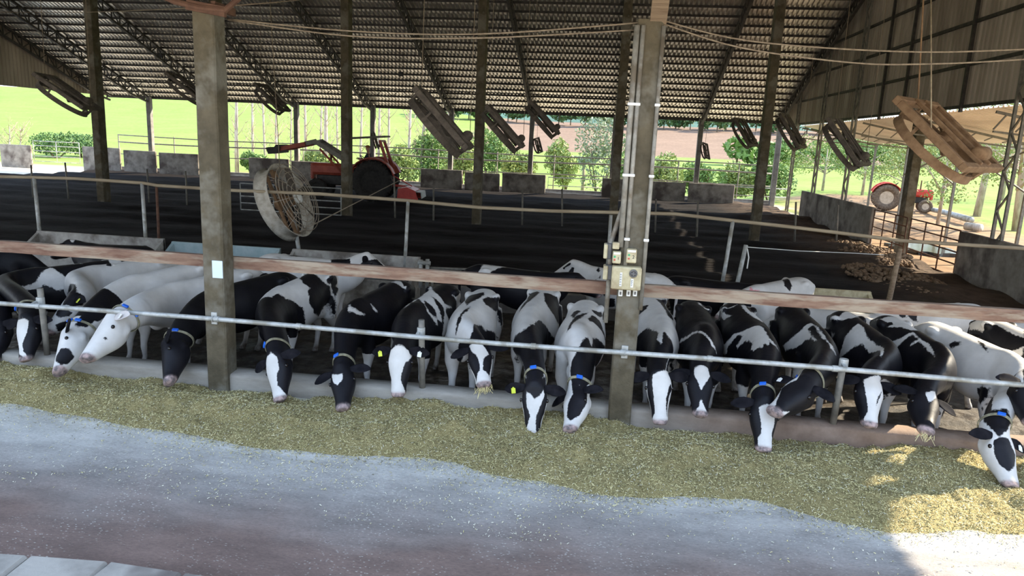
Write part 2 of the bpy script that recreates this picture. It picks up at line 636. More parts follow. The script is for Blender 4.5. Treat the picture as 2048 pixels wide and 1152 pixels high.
struct(heightfield('ground_bedding', XL, XR, 6.5, 36.3, 240, 200, bed_fn, MT['bedding']))
bw = MB()
bw.box((-12, 6.42, -.12), (44, .22, .62))
struct(bw.build('trim_bedding_step', MT['dark_concrete']))

# roof: corrugated sheets, far slope and near slope
def corrugated(p0, ex, n, pitch, amp, nrm, dy, zfn=None):
    """trapezoid ribs across ex, running along dy"""
    mb = MB()
    vs = []
    prof = [(0, 0), (.55, 0), (.68, 1), (.87, 1)]
    off = []
    for i in range(n):
        for (a, h) in prof:
            off.append(((i + a) * pitch, h * amp))
    p0, ex, nrm, dy = Vector(p0), Vector(ex), Vector(nrm), Vector(dy)
    for (a, h) in off:
        q = p0 + ex * a + nrm * h
        vs.append(q)
        vs.append(q + dy)
    fs = [(2 * i, 2 * i + 2, 2 * i + 3, 2 * i + 1) for i in range(len(off) - 1)]
    mb.add(vs, fs)
    return mb


nrm = Vector((0, SLOPE, 1)).normalized()
L_ = 36.75 - RIDGE_Y
rf = corrugated((XL, RIDGE_Y, roof_z(RIDGE_Y)), (1, 0, 0), int((XR + .75 - XL) / .21), .21, .06, nrm, (0, L_, -SLOPE * L_))
nrm2 = Vector((0, -SLOPE, 1)).normalized()
L2 = RIDGE_Y + 1.5
r2 = corrugated((XL, RIDGE_Y, roof_z(RIDGE_Y)), (1, 0, 0), int((XR + .75 - XL) / .21), .21, .06, nrm2, (0, -L2, -SLOPE * L2))
rf.add(r2.v, r2.f)
struct(rf.build('ceiling', MT['roof_sheet']))

# end walls of corrugated sheet above head height
def gable(name, x, ybot, sgn):
    mb = MB()
    prof = [(0, 0), (.5, 0), (.62, 1), (.88, 1)]
    vs, n = [], 0
    y = -1.2
    pitch = .25
    while y < 36.5:
        for (a, h) in prof:
            q = y + a * pitch
            zt = roof_z(min(q, 36.6)) + .03
            vs += [(x + sgn * h * .04, q, min(ybot, zt - .05)), (x + sgn * h * .04, q, zt)]
        y += pitch
    fs = [(2 * i, 2 * i + 2, 2 * i + 3, 2 * i + 1) for i in range(len(vs) // 2 - 1)]
    mb.add(vs, fs)
    return struct(mb.build(name, MT['gable_sheet']))


gable('wall_right', XR + .22, 4.72, 1)
gable('wall_left', XL + .06, 4.95, -1)

# lean-to roof beyond the right end wall
ln = corrugated((XR + .25, 6.0, 4.65), (0, 1, 0), int(26 / .25), .25, .04, (0.15, 0, 1), (4.0, 0, -.74))
struct(ln.build('roof_lean_to', MT['roof_sheet']))

# land: yard, valley, fields and hills
def land_h(x, y):
    py = [-60, 36, 44, 60, 90, 150, 205, 300, 420, 700]
    pz = [-.05, -.05, -.4, -1.6, -2.2, 1.0, 5.2, 14.5, 22.0, 24.0]
    z = np.interp(y, py, pz)
    left = np.clip((-x - 20) / 60, 0, 1)
    z = z + left * np.interp(y, [36, 60, 90, 150, 260, 400], [0, 1.4, 2.6, 2.4, 2.2, 1.0])
    right = np.clip((x - 9) / 8, 0, 1)
    z = z + right * np.interp(y, [36, 60, 90, 150], [0, 1.8, 1.6, 0])
    z = z + .6 * (fbm(x * .02, y * .02, 31) - .5) * np.clip((y - 60) / 60, 0, 1) * 3
    return z


def land_c(x, y, z):
    n = fbm(x * .03, y * .03, 41)
    n2 = fbm(x * .35, y * .35, 43)
    grass = np.array([.155, .24, .05])
    grass2 = np.array([.21, .28, .085])
    c = grass + (grass2 - grass) * n2[:, None]
    tan = np.array([.20, .14, .105])
    soil = np.array([.24, .12, .075])
    wood = np.array([.06, .12, .10])
    # fields by where they lie on the slope
    yy = y + 14 * (n - .5) - .06 * x
    k = ((yy > 152) & (yy < 258) & (x > -40)).astype(float)[:, None]
    c = c * (1 - k) + (tan * (.85 + .3 * n2[:, None])) * k
    k = ((yy >= 258) & (x > -70)).astype(float)[:, None]
    c = c * (1 - k) + wood * (.7 + .7 * n2[:, None]) * k
    k = ((y > 48) & (y < 75) & (x > -40) & (x < -6)).astype(float)[:, None] * np.clip((n2 - .25) * 3, 0, 1)[:, None]
    c = c * (1 - k) + soil * k
    # unseen pale band added past the far eave to bounce light onto the roof
    k = np.clip((42.3 - y) / .8 + (n2 - .5), 0, 1)[:, None] * ((x > -60) & (x < 10))[:, None]
    c = c * (1 - k) + np.array([.74, .65, .52]) * (.85 + .3 * n2[:, None]) * k
    # the dirt yard outside the right end
    road = np.clip(1 - np.abs((x - (12.2 + .16 * (y - 14))) / (4.2 + .05 * np.clip(y - 10, 0, 30))) ** 4, 0, 1) * ((y > 4) & (y < 52))
    k = np.clip(road * 1.6 + (n2 - .5) * .6 * (road > 0), 0, 1)[:, None]
    c = c * (1 - k) + np.array([.27, .18, .11]) * (.85 + .3 * n2[:, None]) * k
    return c


t = NT('land')
c = t.mix(1.0, t.attr('field', 'Color'), t.ramp(t.noise(1.4, 5), [(.3, .78), (.7, 1.15)]), 'MULTIPLY')
t.bump(t.noise(5, 5), .5, .05)
MT['land'] = t.fin(c, .95, spec=.1)
struct(heightfield('ground_hills', -420, 320, 36.3, 700, 260, 240, lambda x, y: land_h(x, y), MT['land'], cols=land_c))
struct(heightfield('ground_yard', XR, 60, 6.0, 36.4, 110, 80, lambda x, y: land_h(x, y) + .12 * (fbm(x * .8, y * .8, 3) - .5), MT['land'], cols=land_c))
struct(heightfield('ground_left_field', -120, XL, -10, 36.4, 60, 40, lambda x, y: land_h(x, y), MT['land'], cols=land_c))


# ------------------------------------------------------------------ the frame of the barn
# front posts of the feed line
def concrete_post(name, x, y, h, wd, dp, label, z0=0.0, mat='post_concrete'):
    mb = MB()
    n = 14
    vs, fs = [], []
    b = .018
    ring = [(-wd / 2 + b, -dp / 2), (wd / 2 - b, -dp / 2), (wd / 2, -dp / 2 + b), (wd / 2, dp / 2 - b), (wd / 2 - b, dp / 2), (-wd / 2 + b, dp / 2), (-wd / 2, dp / 2 - b), (-wd / 2, -dp / 2 + b)]
    for i in range(n):
        z = h * i / (n - 1)
        for (a, c) in ring:
            j = .006 * (random.random() - .5)
            vs.append((a + j, c + j, z))
    for i in range(n - 1):
        for k in range(8):
            fs.append((i * 8 + k, i * 8 + (k + 1) % 8, (i + 1) * 8 + (k + 1) % 8, (i + 1) * 8 + k))
    fs += [tuple(range(7, -1, -1)), tuple((n - 1) * 8 + k for k in range(8))]
    mb.add(vs, fs)
    o = mb.build(name, MT[mat], loc=(x, y, z0))
    return tag(o, label, 'post')


concrete_post('feed_line_post', -5.0, 0.0, 4.62, .265, .265, 'front concrete post with a pale blue paper stuck to it', -.05)
concrete_post('feed_line_post', 0.0, 0.0, 4.62, .265, .265, 'front concrete post carrying the electrical boxes and conduits', -.05)
concrete_post('feed_line_post', 5.25, 0.0, 4.62, .265, .265, 'front concrete post past the spotted cow at the right edge', -.05)

sg = MB()
p = atY(435, 539, -.14)
sg.cbox((p.x, -.140, p.z), (.135, .012, .215), .004)
tag(sg.build('paper_notice', MT['paper']), 'blank pale blue paper notice on the front concrete post', 'notice')

# rusty iron ring frame clamped round the top of the left post, and the timber on the other one
br = MB()
pc = Vector((-5.0, 0.0, 4.55))
for k, (dx, dy) in enumerate(((-1, -.2), (.2, -1), (1, .2))):
    pass
br.tube([pc + V(-.62, -.17, .20), pc + V(-.30, -.17, .08), pc + V(0, -.17, .02), pc + V(.30, -.17, .0), pc + V(.48, -.17, .14), pc + V(.62, -.17, .34)], .035, 8)
br.bar(pc + V(-.16, -.16, .05), pc + V(.30, -.16, -.02), .05, .11)
br.bar(pc + V(.15, -.16, .05), pc + V(.15, .30, .05), .05, .09)
br.bar(pc + V(-.15, -.16, .05), pc + V(-.15, .30, .05), .05, .09)
tag(br.build('iron_bracket', MT['rust'], smooth=False), 'bent rusty iron bracket clamped round the front post top', 'bracket')
tb = MB()
a, b = atY(1318, 44, -.16), atY(1330, -60, -.9)
tb.bar(a + V(0, .25, -.03), b + V(0, 0, .15), .17, .14)
tag(tb.build('timber_beam', MT['wood']), 'short timber beam end resting on the post with electrical boxes', 'beam')

# pipe stubs that carry the feed rail
def stub(px, py0, py1, lean, label):
    top, bot = atY(px, py0, -.02), atY(px + lean, py1, .07)
    mb = MB()
    mb.tube([V(bot.x, .07, .19), V(bot.x + (top.x - bot.x) * .5, .03, .55), top], .038, 12)
    o = mb.build('rail_stub_post', MT['dull_steel'], smooth=True)
    c = MB()
    zz = rail_z(top.x)
    c.lathe((top.x, -.03, zz + .02), (0, 0, 1), [(.047, -.05), (.05, -.04), (.05, .05), (.047, .06)], 12)
    c.bar((top.x - .02, -.02, zz + .03), (top.x - .02, -.165, zz), .035, .04)
    c.build('clamp', MT['galvanized'], o, smooth=False)
    return tag(o, label, 'post')


def rail_z(x):
    return .948 + .012 * math.sin(x * .9) - .004 * x * .2


stub(843, 640, 772, 2, 'pipe stub holding the feed rail beside the white-faced cow')
stub(1687, 724, 838, -20, 'leaning pipe stub holding the feed rail in the right half')
stub(80, 577, 700, 14, 'pipe stub among the cows at the left end of the feed rail')

rl = MB()
rl.tube([V(x, -.172, rail_z(x)) for x in np.linspace(-13, 7.5, 42)], .03, 12)
ro = rl.build('feed_rail', MT['galvanized'], smooth=True)
for x in (-7.35, -4.95, -.02, -1.05, .95, 2.3, -3.9):
    MB().lathe((x, -.172, rail_z(x)), (1, 0, 0), [(.036, -.03), (.037, -.02), (.037, .02), (.036, .03)], 12).build('clamp', MT['galvanized'], ro)
for x in (-5.0, 0.0):
    cl = MB()
    cl.cbox((x, -.142, rail_z(x)), (.075, .02, .15), .004)
    cl.ring((x, -.172, rail_z(x)), (1, 0, 0), .034, .008, 16, 5)
    cl.build('bracket_plate', MT['galvanized'], ro)
tag(ro, 'long galvanized feed rail pipe running across in front of the cows', 'rail')

bm = MB()
N = 70
for s in range(1):
    xs = np.linspace(-14, 8, N)
    vs = []
    for x in xs:
        w_ = .01 * (random.random() - .5)
        z1, z0 = 1.688 + w_ * .5, 1.545 + w_
        vs += [(x, .15, z0), (x, .15, z1 - .035), (x, .165, z1), (x, .25, z1 + w_ * .3), (x, .26, z0)]
    fs = []
    for i in range(N - 1):
        for k in range(5):
            fs.append((i * 5 + k, (i + 1) * 5 + k, (i + 1) * 5 + (k + 1) % 5, i * 5 + (k + 1) % 5))
    bm.add(vs, fs)
tag(bm.build('rusty_beam', MT['rusty_beam']), 'long rusty brown beam running above the cows behind both posts', 'beam')

# middle and far rows of concrete posts
midx = [-20, -15, -10, -5, 0, 5, 10.1]
for i, x in enumerate(midx):
    zt = roof_z(18.0) - .3 if x < 9 else 11.2
    concrete_post('barn_post', x if x < 9 else 9.95, 18.0, zt, .30, .42, '%s concrete post from the left in the middle row on the bedding' % ORD[i], 0.0)
farx = [-30, -25, -20, -15, -10, -5, 0, 5, 9.5]
for i, x in enumerate(farx):
    concrete_post('eave_post', x, 36.15, roof_z(36.15) - .1 + .2, .28, .30, '%s concrete post from the left along the open far side' % ORD[i], -.2, 'dark_concrete')

# lattice rafters
def truss(x, label):
    t_ = link('roof_truss', None, None, (x, 0, 0))
    tag(t_, label, 'roof truss', 'lattice trusses under the roof')
    ya, yb = 36.1, 18.1
    h = .55
    off = .16
    c = MB()
    c.bar((0, ya, roof_z(ya) - off), (0, yb, roof_z(yb) - off), .12, .10)
    c.build('top_chord', MT['dark_steel'], t_)
    c = MB()
    c.bar((0, ya - .15, roof_z(ya) - off - .28), (0, ya - 1.6, roof_z(ya - 1.6) - off - h), .12, .10)
    c.bar((0, ya - 1.6, roof_z(ya - 1.6) - off - h), (0, yb, roof_z(yb) - off - h), .12, .10)
    c.build('bottom_chord', MT['dark_steel'], t_)
    c = MB()
    y = ya - .4
    k = 0
    while y > yb + .6:
        hh = h if y < ya - 1.6 else .28 + (h - .28) * (ya - y) / 1.6
        z = roof_z(y) - off
        c.bar((0, y, z), (0, y, z - hh), .05, .05)
        y2 = y - .6
        h2 = h if y2 < ya - 1.6 else hh
        if k % 2 == 0:
            c.bar((0, y, z), (0, y2, roof_z(y2) - off - h2), .045, .045)
        else:
            c.bar((0, y, z - hh), (0, y2, roof_z(y2) - off), .045, .045)
        y -= .6
        k += 1
    c.build('lattice_web', MT['dark_steel'], t_)


for i, x in enumerate([-32.6, -30, -25, -20, -15, -10, -5, 0, 5, 9.2]):
    truss(x, '%s dark lattice roof truss counted from the left gable' % ORD[i])

# purlins
y, i = 36.3, 0
while y > 24.0:
    mb = MB()
    z = roof_z(y) - .055
    mb.bar((XL, y, z), (XR, y, z), .05, .10)
    o = mb.build('roof_purlin', MT['dark_steel'])
    tag(o, '%s roof purlin up from the far eave' % ORD[i], 'purlin', 'purlins under the roof sheets')
    y -= .70
    i += 1
# lattice tie running along the building under the sheets
mb = MB()
yt = 33.6
za, zb = roof_z(yt) - .2, roof_z(yt) - .62
mb.bar((XL, yt, za), (XR, yt, za), .05, .05)
mb.bar((XL, yt, zb), (XR, yt, zb), .05, .05)
x = XL
k = 0
while x < XR - .5:
    mb.bar((x, yt, za if k % 2 else zb), (x + .5, yt, zb if k % 2 else za), .03, .03)
    x += .5
    k += 1
tag(mb.build('tie_truss', MT['dark_steel']), 'zigzag lattice tie running along the roof near the far eave', 'tie truss')
mb = MB()
mb.bar((XL, 36.3, 4.93), (XR, 36.3, 4.93), .10, .16)
tag(mb.build('eave_beam', MT['dark_steel']), 'long dark eave beam across the tops of the far posts', 'beam')

# right gable: girts and lattice columns
for i, z in enumerate([4.75, 5.9, 7.05, 8.2]):
    mb = MB()
    yb = min(36.0, EAVE_Y - (z - EAVE_Z) / SLOPE) if z > EAVE_Z else 36.0
    mb.bar((XR + .16, 0, z), (XR + .16, yb, z), .07, .09)
    tag(mb.build('wall_girt', MT['dark_steel']), '%s horizontal girt up the right corrugated gable' % ORD[i], 'girt', 'girts on the right gable')


def lattice_column(y, ztop, label, x=XR):
    mb = MB()
    hw = .22
    mb.bar((x, y - hw, 0), (x, y - hw, ztop), .07, .07)
    o = mb.build('lattice_column', MT['dull_steel'])
    m2 = MB()
    m2.bar((x, y + hw, 0), (x, y + hw, ztop), .07, .07)
    m2.build('chord', MT['dull_steel'], o)
    m3 = MB()
    z, k = .15, 0
    while z < ztop - .5:
        m3.bar((x, y - hw if k % 2 else y + hw, z), (x, y + hw if k % 2 else y - hw, z + .48), .04, .04)
        z += .48
        k += 1
    m3.build('lattice_web', MT['dull_steel'], o)
    return tag(o, label, 'lattice column')


for i, y in enumerate([10.9, 22.8, 27.3, 31.8]):
    lattice_column(y, roof_z(y) - .3, '%s steel lattice column along the right gable, counted from the gate' % ORD[i] if i else 'steel lattice column rising from the low wall right of the gate')
for i, y in enumerate([14.2, 18.4, 20.5]):
    mb = MB()
    mb.bar((XR + .12, y, 4.6), (XR + .12, y, roof_z(y) - .3), .10, .08)
    tag(mb.build('wall_stud', MT['dark_steel']), '%s upright stud on the right gable sheets above the gate' % ORD[i], 'stud', 'studs on the right gable')

# lean-to frame
for i, y in enumerate([7.5, 12.5, 17.5, 22.5, 27.5, 31.6]):
    mb = MB()
    a, b = V(XR + .25, y, 4.54), V(XR + 4.1, y, 3.80)
    mb.bar(a, b, .07, .07)
    mb.bar(a + V(0, 0, -.5), b + V(0, 0, -.12), .05, .05)
    for k in range(7):
        u0, u1 = k / 7, (k + .5) / 7
        mb.bar(a + (b - a) * u0 + V(0, 0, -.45 * (1 - u0)), a + (b - a) * u1, .035, .035)
    tag(mb.build('lean_to_rafter', MT['dull_steel']), '%s lean-to rafter outside the right gable, counted from nearest' % ORD[i], 'rafter', 'rafters of the lean-to')
for i, (y0, y1) in enumerate(((17.5, 22.5), (22.5, 27.5))):
    mb = MB()
    mb.bar((XR + 4.0, y0, 2.3), (XR + 4.0, y1, 3.75), .05, .05)
    mb.bar((XR + 4.0, y0, 3.75), (XR + 4.0, y1, 2.5), .05, .05)
    tag(mb.build('cross_brace', MT['dull_steel']), ('nearer' if i == 0 else 'farther') + ' crossed steel brace under the lean-to edge', 'brace')
for i, y in enumerate([17.5, 22.5, 27.5, 31.6]):
    mb = MB()
    mb.bar((XR + 4.0, y, -.1), (XR + 4.0, y, 3.82), .09, .09)
    tag(mb.build('lean_to_post', MT['dull_steel']), '%s thin outer post of the lean-to, counted from nearest' % ORD[i], 'post', 'outer posts of the lean-to')

# low concrete walls under the right gable
def low_wall(y0, y1, z1, label, x=XR):
    mb = MB()
    mb.cbox((x, (y0 + y1) / 2, z1 / 2), (.16, abs(y1 - y0), z1), .02)
    return tag(mb.build('low_wall', MT['panel_concrete']), label, 'low wall')


low_wall(19.3, 29.0, 1.45, 'low concrete wall left of the red gate, under the right gable')
low_wall(5.0, 12.6, 1.38, 'low concrete wall at the right edge beside the gate')

# concrete barrier panels along the far side
pan = [(0, 288, 62, 325), (165, 293, 240, 332), (247, 300, 312, 328), (318, 305, 397, 345), (498, 315, 578, 350), (583, 322, 640, 352),
       (842, 337, 925, 375), (930, 344, 1000, 372), (1005, 346, 1092, 388), (1205, 356, 1290, 395), (1300, 362, 1372, 392), (1378, 366, 1470, 402)]
for i, (x0, y0, x1, y1) in enumerate(pan):
    a, b = atY(x0, y0, 35.7), atY(x1, y0 + (x1 - x0) * .04, 35.7)
    mb = MB()
    zt = (a.z + b.z) / 2
    mb.cbox(((a.x + b.x) / 2, 35.7, (zt + .0) / 2), (b.x - a.x, .14, zt), .03)
    tag(mb.build('barrier_panel', MT['panel_concrete']), '%s concrete barrier panel from the left along the far side' % ORD[i], 'panel', 'concrete panels along the far side')
mb = MB()
mb.cbox((-12, 36.6, .12), (43, .3, .55), .02)
struct(mb.build('trim_far_kerb', MT['dark_concrete']))


# ------------------------------------------------------------------ cows
# rings from tail to muzzle: arc length, half width, depth below the back line, sharpness of the back, where the widest point sits
RING = np.array([
    [0.00, .060, .16, 1.0, .5], [0.09, .165, .38, .95, .42], [0.28, .220, .52, 1.05, .34], [0.50, .258, .60, 1.25, .28], [0.75, .285, .68, 1.2, .42],
    [1.00, .345, .76, 1.2, .52], [1.25, .350, .79, 1.25, .52], [1.46, .290, .77, 1.4, .52], [1.62, .255, .74, 1.5, .52], [1.80, .238, .66, 1.45, .52],
    [1.98, .195, .55, 1.35, .5], [2.22, .155, .44, 1.2, .5], [2.45, .138, .37, 1.05, .5], [2.58, .142, .34, .95, .45], [2.70, .160, .36, .85, .36],
    [2.80, .170, .36, .82, .36], [2.92, .148, .325, .85, .42], [3.04, .120, .262, .9, .46], [3.14, .106, .212, .95, .5], [3.22, .110, .175, 1.0, .5], [3.28, .080, .12, 1.0, .5]])
S_RING = RING[:, 0]
FINE = np.unique(np.concatenate([np.linspace(0, 1.98, 26), np.linspace(1.98, 3.28, 34)]))
NTH = 40
THETA = (np.arange(NTH) + .0) / NTH * 2 * math.pi - math.pi      # 0 = back line, +/-pi = belly


def lerp_tab(s, col):
    """smooth (Catmull-Rom) table lookup"""
    i = int(np.clip(np.searchsorted(S_RING, s) - 1, 0, len(S_RING) - 2))
    u = (s - S_RING[i]) / (S_RING[i + 1] - S_RING[i])
    g = lambda k: RING[int(np.clip(k, 0, len(S_RING) - 1)), col]
    p0, p1, p2, p3 = g(i - 1), g(i), g(i + 1), g(i + 2)
    m1 = (p2 - p0) / 2
    m2 = (p3 - p1) / 2
    return (2 * u**3 - 3 * u**2 + 1) * p1 + (u**3 - 2 * u**2 + u) * m1 + (-2 * u**3 + 3 * u**2) * p2 + (u**3 - u**2) * m2


def np_(v):
    return np.array(v, float)


def nrm_(v):
    return v / (np.linalg.norm(v) + 1e-12)


class Cow:
    """skeleton: hips point on the back line, heading, poll, muzzle, the way the forehead faces, scale"""

    def __init__(self, hips, heading, poll, muzzle, face, sc=.95, drop=.05, wk=1.0):
        self.wk = wk
        self.sc = sc
        H = np_(hips)
        hd = nrm_(np_([heading[0], heading[1], 0]))
        self.hd, self.H = hd, H
        side = np_([hd[1], -hd[0], 0])            # the cow's right-hand side
        self.side = side
        P, Mz = np_(poll), np_(muzzle)
        hv = nrm_(Mz - P)
        fn = np_(face)
        fn = nrm_(fn - hv * (fn @ hv))
        ks, kp, kn = [], [], []
        up = np_([0, 0, 1])
        for s in S_RING[:9]:
            a = (s - .50) * sc
            z = -.14 * sc * max(0, (.3 - s) / .3) ** 1.5 - .02 * sc * math.sin(math.pi * np.clip((s - .5) / 1.1, 0, 1))
            z -= drop * np.clip((s - .8) / .8, 0, 1) ** 1.3
            if s > 1.55:
                z += .015
            ks.append(s); kp.append(H + hd * a + up * z); kn.append(up - hd * .0)
        W = kp[-1]
        # neck: Bezier from the withers to the poll
        t0 = nrm_(hd * 1.0 + up * -.12)
        D = np.linalg.norm(P - W)
        t1 = nrm_(hv * .55 - fn * -.0 + nrm_(P - W) * .9)
        b1, b2 = W + t0 * D * .36, P - t1 * D * .34
        for s in S_RING[9:13]:
            u = (s - 1.62) / (2.58 - 1.62)
            q = (1 - u)**3 * W + 3 * (1 - u)**2 * u * b1 + 3 * (1 - u) * u * u * b2 + u**3 * P
            ks.append(s); kp.append(q)
            kn.append(nrm_(up * (1 - u) + fn * u))
        for s in S_RING[13:]:
            ks.append(s); kp.append(P + (Mz - P) * ((s - 2.58) / .70)); kn.append(fn)
        self.ks, self.kp, self.kn = np_(ks), np_(kp), np_(kn)
        self.P, self.Mz, self.hv, self.fn = P, Mz, hv, fn
        self.hs = np.linalg.norm(Mz - P) / .70     # head scale
        self.fside = np.cross(hv, fn)

    def at(self, s):
        """back-line point, forward, normal, right at arc length s"""
        def cr(A, s):
            i = int(np.clip(np.searchsorted(self.ks, s) - 1, 0, len(self.ks) - 2))
            u = (s - self.ks[i]) / (self.ks[i + 1] - self.ks[i])
            g = lambda k: A[int(np.clip(k, 0, len(A) - 1))]
            h0 = self.ks[i + 1] - self.ks[i]
            im, ip = max(i - 1, 0), min(i + 2, len(A) - 1)
            m1 = (g(i + 1) - g(im)) / max(self.ks[i + 1] - self.ks[im], 1e-6) * h0
            m2 = (g(ip) - g(i)) / max(self.ks[ip] - self.ks[i], 1e-6) * h0
            return (2 * u**3 - 3 * u**2 + 1) * g(i) + (u**3 - 2 * u**2 + u) * m1 + (-2 * u**3 + 3 * u**2) * g(i + 1) + (u**3 - u**2) * m2
        p = cr(self.kp, s)
        e = .03
        d = nrm_(cr(self.kp, min(s + e, 3.28)) - cr(self.kp, max(s - e, 0)))
        n = cr(self.kn, s)
        n = nrm_(n - d * (n @ d) * np.clip((s - 1.5) / .5, 0, 1))
        if s <= 1.5:
            n = nrm_(n)
        r = nrm_(np.cross(d, n))
        return p, d, n, r

    def ring(self, s):
        p, d, n, r = self.at(s)
        k = self.sc if s < 1.98 else (self.sc + (self.hs - self.sc) * min(1, (s - 1.98) / .6))
        w_, dp, sh, wp = [lerp_tab(s, c) for c in (1, 2, 3, 4)]
        w_, dp = w_ * k, dp * k
        if s < 2.2:
            w_ *= self.wk
        pts = []
        for th in THETA:
            c_, s_ = math.cos(th), math.sin(th)
            if c_ >= 0:
                y = -dp * wp + dp * wp * abs(c_) ** sh
            else:
                y = -dp * wp - dp * (1 - wp) * abs(c_) ** .9
            x = w_ * math.copysign(abs(s_) ** (.92), s_)
            if s > 2.5 and c_ < 0:
                x *= 1 - .30 * abs(c_) ** 2
            pts.append(p + r * x + n * y)
        return pts

    def tube(self):
        vs, st = [], []
        for s in FINE:
            vs += self.ring(s)
            st += [(s, th) for th in THETA]
        fs = []
        for i in range(len(FINE) - 1):
            for k in range(NTH):
                fs.append((i * NTH + k, i * NTH + (k + 1) % NTH, (i + 1) * NTH + (k + 1) % NTH, (i + 1) * NTH + k))
        return vs, fs, st


def leg_front(mb, c, sd, z0, ph):
    k = c.sc
    p, d, n, r = c.at(1.60)
    hd, side = c.hd, c.side * sd
    top = p - np_([0, 0, .40 * k]) + side * .15 * k
    f = np_([0, 0, 1])
    hgt = top[2] - z0
    g = lambda z, fw, la: Vector(top * np_([1, 1, 0]) + hd * fw * k + side * la * k + f * (z0 + z))
    pts = [Vector(top + hd * .03), g(hgt * .62, .0, .015), g(hgt * .48, -.01 + ph * .2, .0), g(hgt * .34, .015 + ph * .5, -.005), g(hgt * .29, .018 + ph * .55, -.005), g(hgt * .22, .012 + ph * .7, -.005), g(.13, .005 + ph, -.005), g(.085, .02 + ph, -.005), g(.045, .05 + ph, -.005), g(.0, .065 + ph, -.005)]
    mb.tube(pts, [x * k for x in (.125, .105, .072, .050, .053, .043, .038, .046, .050, .060)], 12)


def leg_hind(mb, c, sd, z0, ph):
    k = c.sc
    p, d, n, r = c.at(.34)
    hd, side = c.hd, c.side * sd
    top = p - np_([0, 0, .30 * k]) + side * .13 * k
    f = np_([0, 0, 1])
    hgt = top[2] - z0
    g = lambda z, fw, la: Vector(top * np_([1, 1, 0]) + hd * fw * k + side * la * k + f * (z0 + z))
    pts = [Vector(top), g(hgt * .78, .04, .03), g(hgt * .60, .06, .03), g(hgt * .47, -.08 + ph * .4, .02), g(hgt * .40, -.15 + ph * .6, .01), g(hgt * .33, -.15 + ph * .7, .01), g(.14, -.11 + ph, .01), g(.085, -.09 + ph, .01), g(.045, -.055 + ph, .01), g(.0, -.04 + ph, .01)]
    mb.tube(pts, [x * k for x in (.155, .165, .125, .082, .055, .052, .041, .047, .050, .058)], 12)


def inside_sd(px, py, poly):
    """signed distance to a polygon, positive inside (arrays)"""
    d = np.full(px.shape, 1e9)
    ins = np.zeros(px.shape, bool)
    n = len(poly)
    for i in range(n):
        x1, y1 = poly[i]
        x2, y2 = poly[(i + 1) % n]
        ex, ey = x2 - x1, y2 - y1
        t_ = np.clip(((px - x1) * ex + (py - y1) * ey) / (ex * ex + ey * ey + 1e-12), 0, 1)
        d = np.minimum(d, np.hypot(px - x1 - t_ * ex, py - y1 - t_ * ey))
        c = ((y1 > py) != (y2 > py)) & (px < (x2 - x1) * (py - y1) / ((y2 - y1) if abs(y2 - y1) > 1e-12 else 1e-12) + x1)
        ins ^= c
    return np.where(ins, d, -d)


LEGW = .60
TH_M = .30          # metres per radian round the barrel, for the coat chart


# coat: black and white hair with a ragged edge, skin on the muzzle, mud towards the hooves
t = NT('coat')
edge = t.math('MULTIPLY_ADD', t.noise(26, 6, rough=.7), .06)
edge.node.inputs[2].default_value = -.03
fm = t.math('ADD', t.attr('coat'), edge)
msk = t.ramp(t.math('MULTIPLY_ADD', fm, 60.0), [(.0, 0.0), (1.0, 1.0)])
msk.node.inputs[0].links[0].from_node.inputs[2].default_value = .5
white = t.ramp(t.noise(3.5, 5), [(.3, (.55, .53, .50)), (.72, (.69, .67, .64))])
black = t.ramp(t.noise(4, 5), [(.3, (.004, .004, .006)), (.7, (.011, .010, .013))])
col = t.mix(msk, black, white)
pk = t.ramp(t.noise(16, 4), [(.38, (.13, .11, .11)), (.62, (.42, .31, .29))])
col = t.mix(t.attr('skin'), col, pk)
col = t.mix(t.attr('paint'), col, (.75, .10, .16))
mud = t.math('MULTIPLY', t.attr('mud'), t.ramp(t.noise(11, 5), [(.35, .35), (.62, 1.0)]), True)
col = t.mix(mud, col, (.085, .06, .045))
t.bump(t.noise(7, 5, (1, 1, 1)), .25, .02)
rr = t.math('MULTIPLY_ADD', msk, .22)
rr.node.inputs[2].default_value = .50
MT['coat'] = t.fin(col, rr, spec=.22)
t = NT('hoof')
MT['hoof'] = t.fin((.03, .025, .02), .6)
t = NT('eye')
MT['eye'] = t.fin((.008, .005, .004), .12)
MT['ear_black'] = M2('ear_black', (.006, .006, .008), (.016, .015, .018), 9, .85, spec=.06)
MT['ear_white'] = M2('ear_white', (.50, .46, .44), (.62, .58, .55), 9, .8)
MT['ear_pink'] = M2('ear_pink', (.40, .24, .21), (.5, .32, .28), 9, .8)

COAT = {}      # name -> (base, [(colour, [(s, theta), ...]), ...])
COAT['A'] = ('b', [('w',[(2.369,-1.35),(1.684,-1.01),(1.552,-0.6),(1.379,-0.09),(1.292,-0.52),(1.207,-0.81),(1.148,-1.0),(1.139,-1.31),(1.187,-1.25),(1.341,-1.37),(1.485,-1.05),(1.661,-1.26)]),('w',[(1.092,0.07),(1.045,0.1),(1.03,0.0),(0.89,-0.13),(1.05,0.11),(1.177,-0.08)]),('w',[(0.552,0.8),(0.476,0.78),(0.444,0.08),(0.349,-0.05),(0.269,-1.03),(0.405,-1.58),(0.495,-1.18),(0.486,0.03),(0.591,0.05)]),('w',[(2.721,0.57),(2.599,0.53),(2.627,-0.38),(2.657,-0.71),(2.803,-0.58),(2.929,-0.37),(3.026,-0.08),(3.133,-0.24),(3.184,-0.56),(3.277,-0.74),(3.146,0.54),(3.082,0.46),(3.045,0.49),(2.918,0.67),(2.806,0.62)])])
COAT['A2'] = ('b', [])
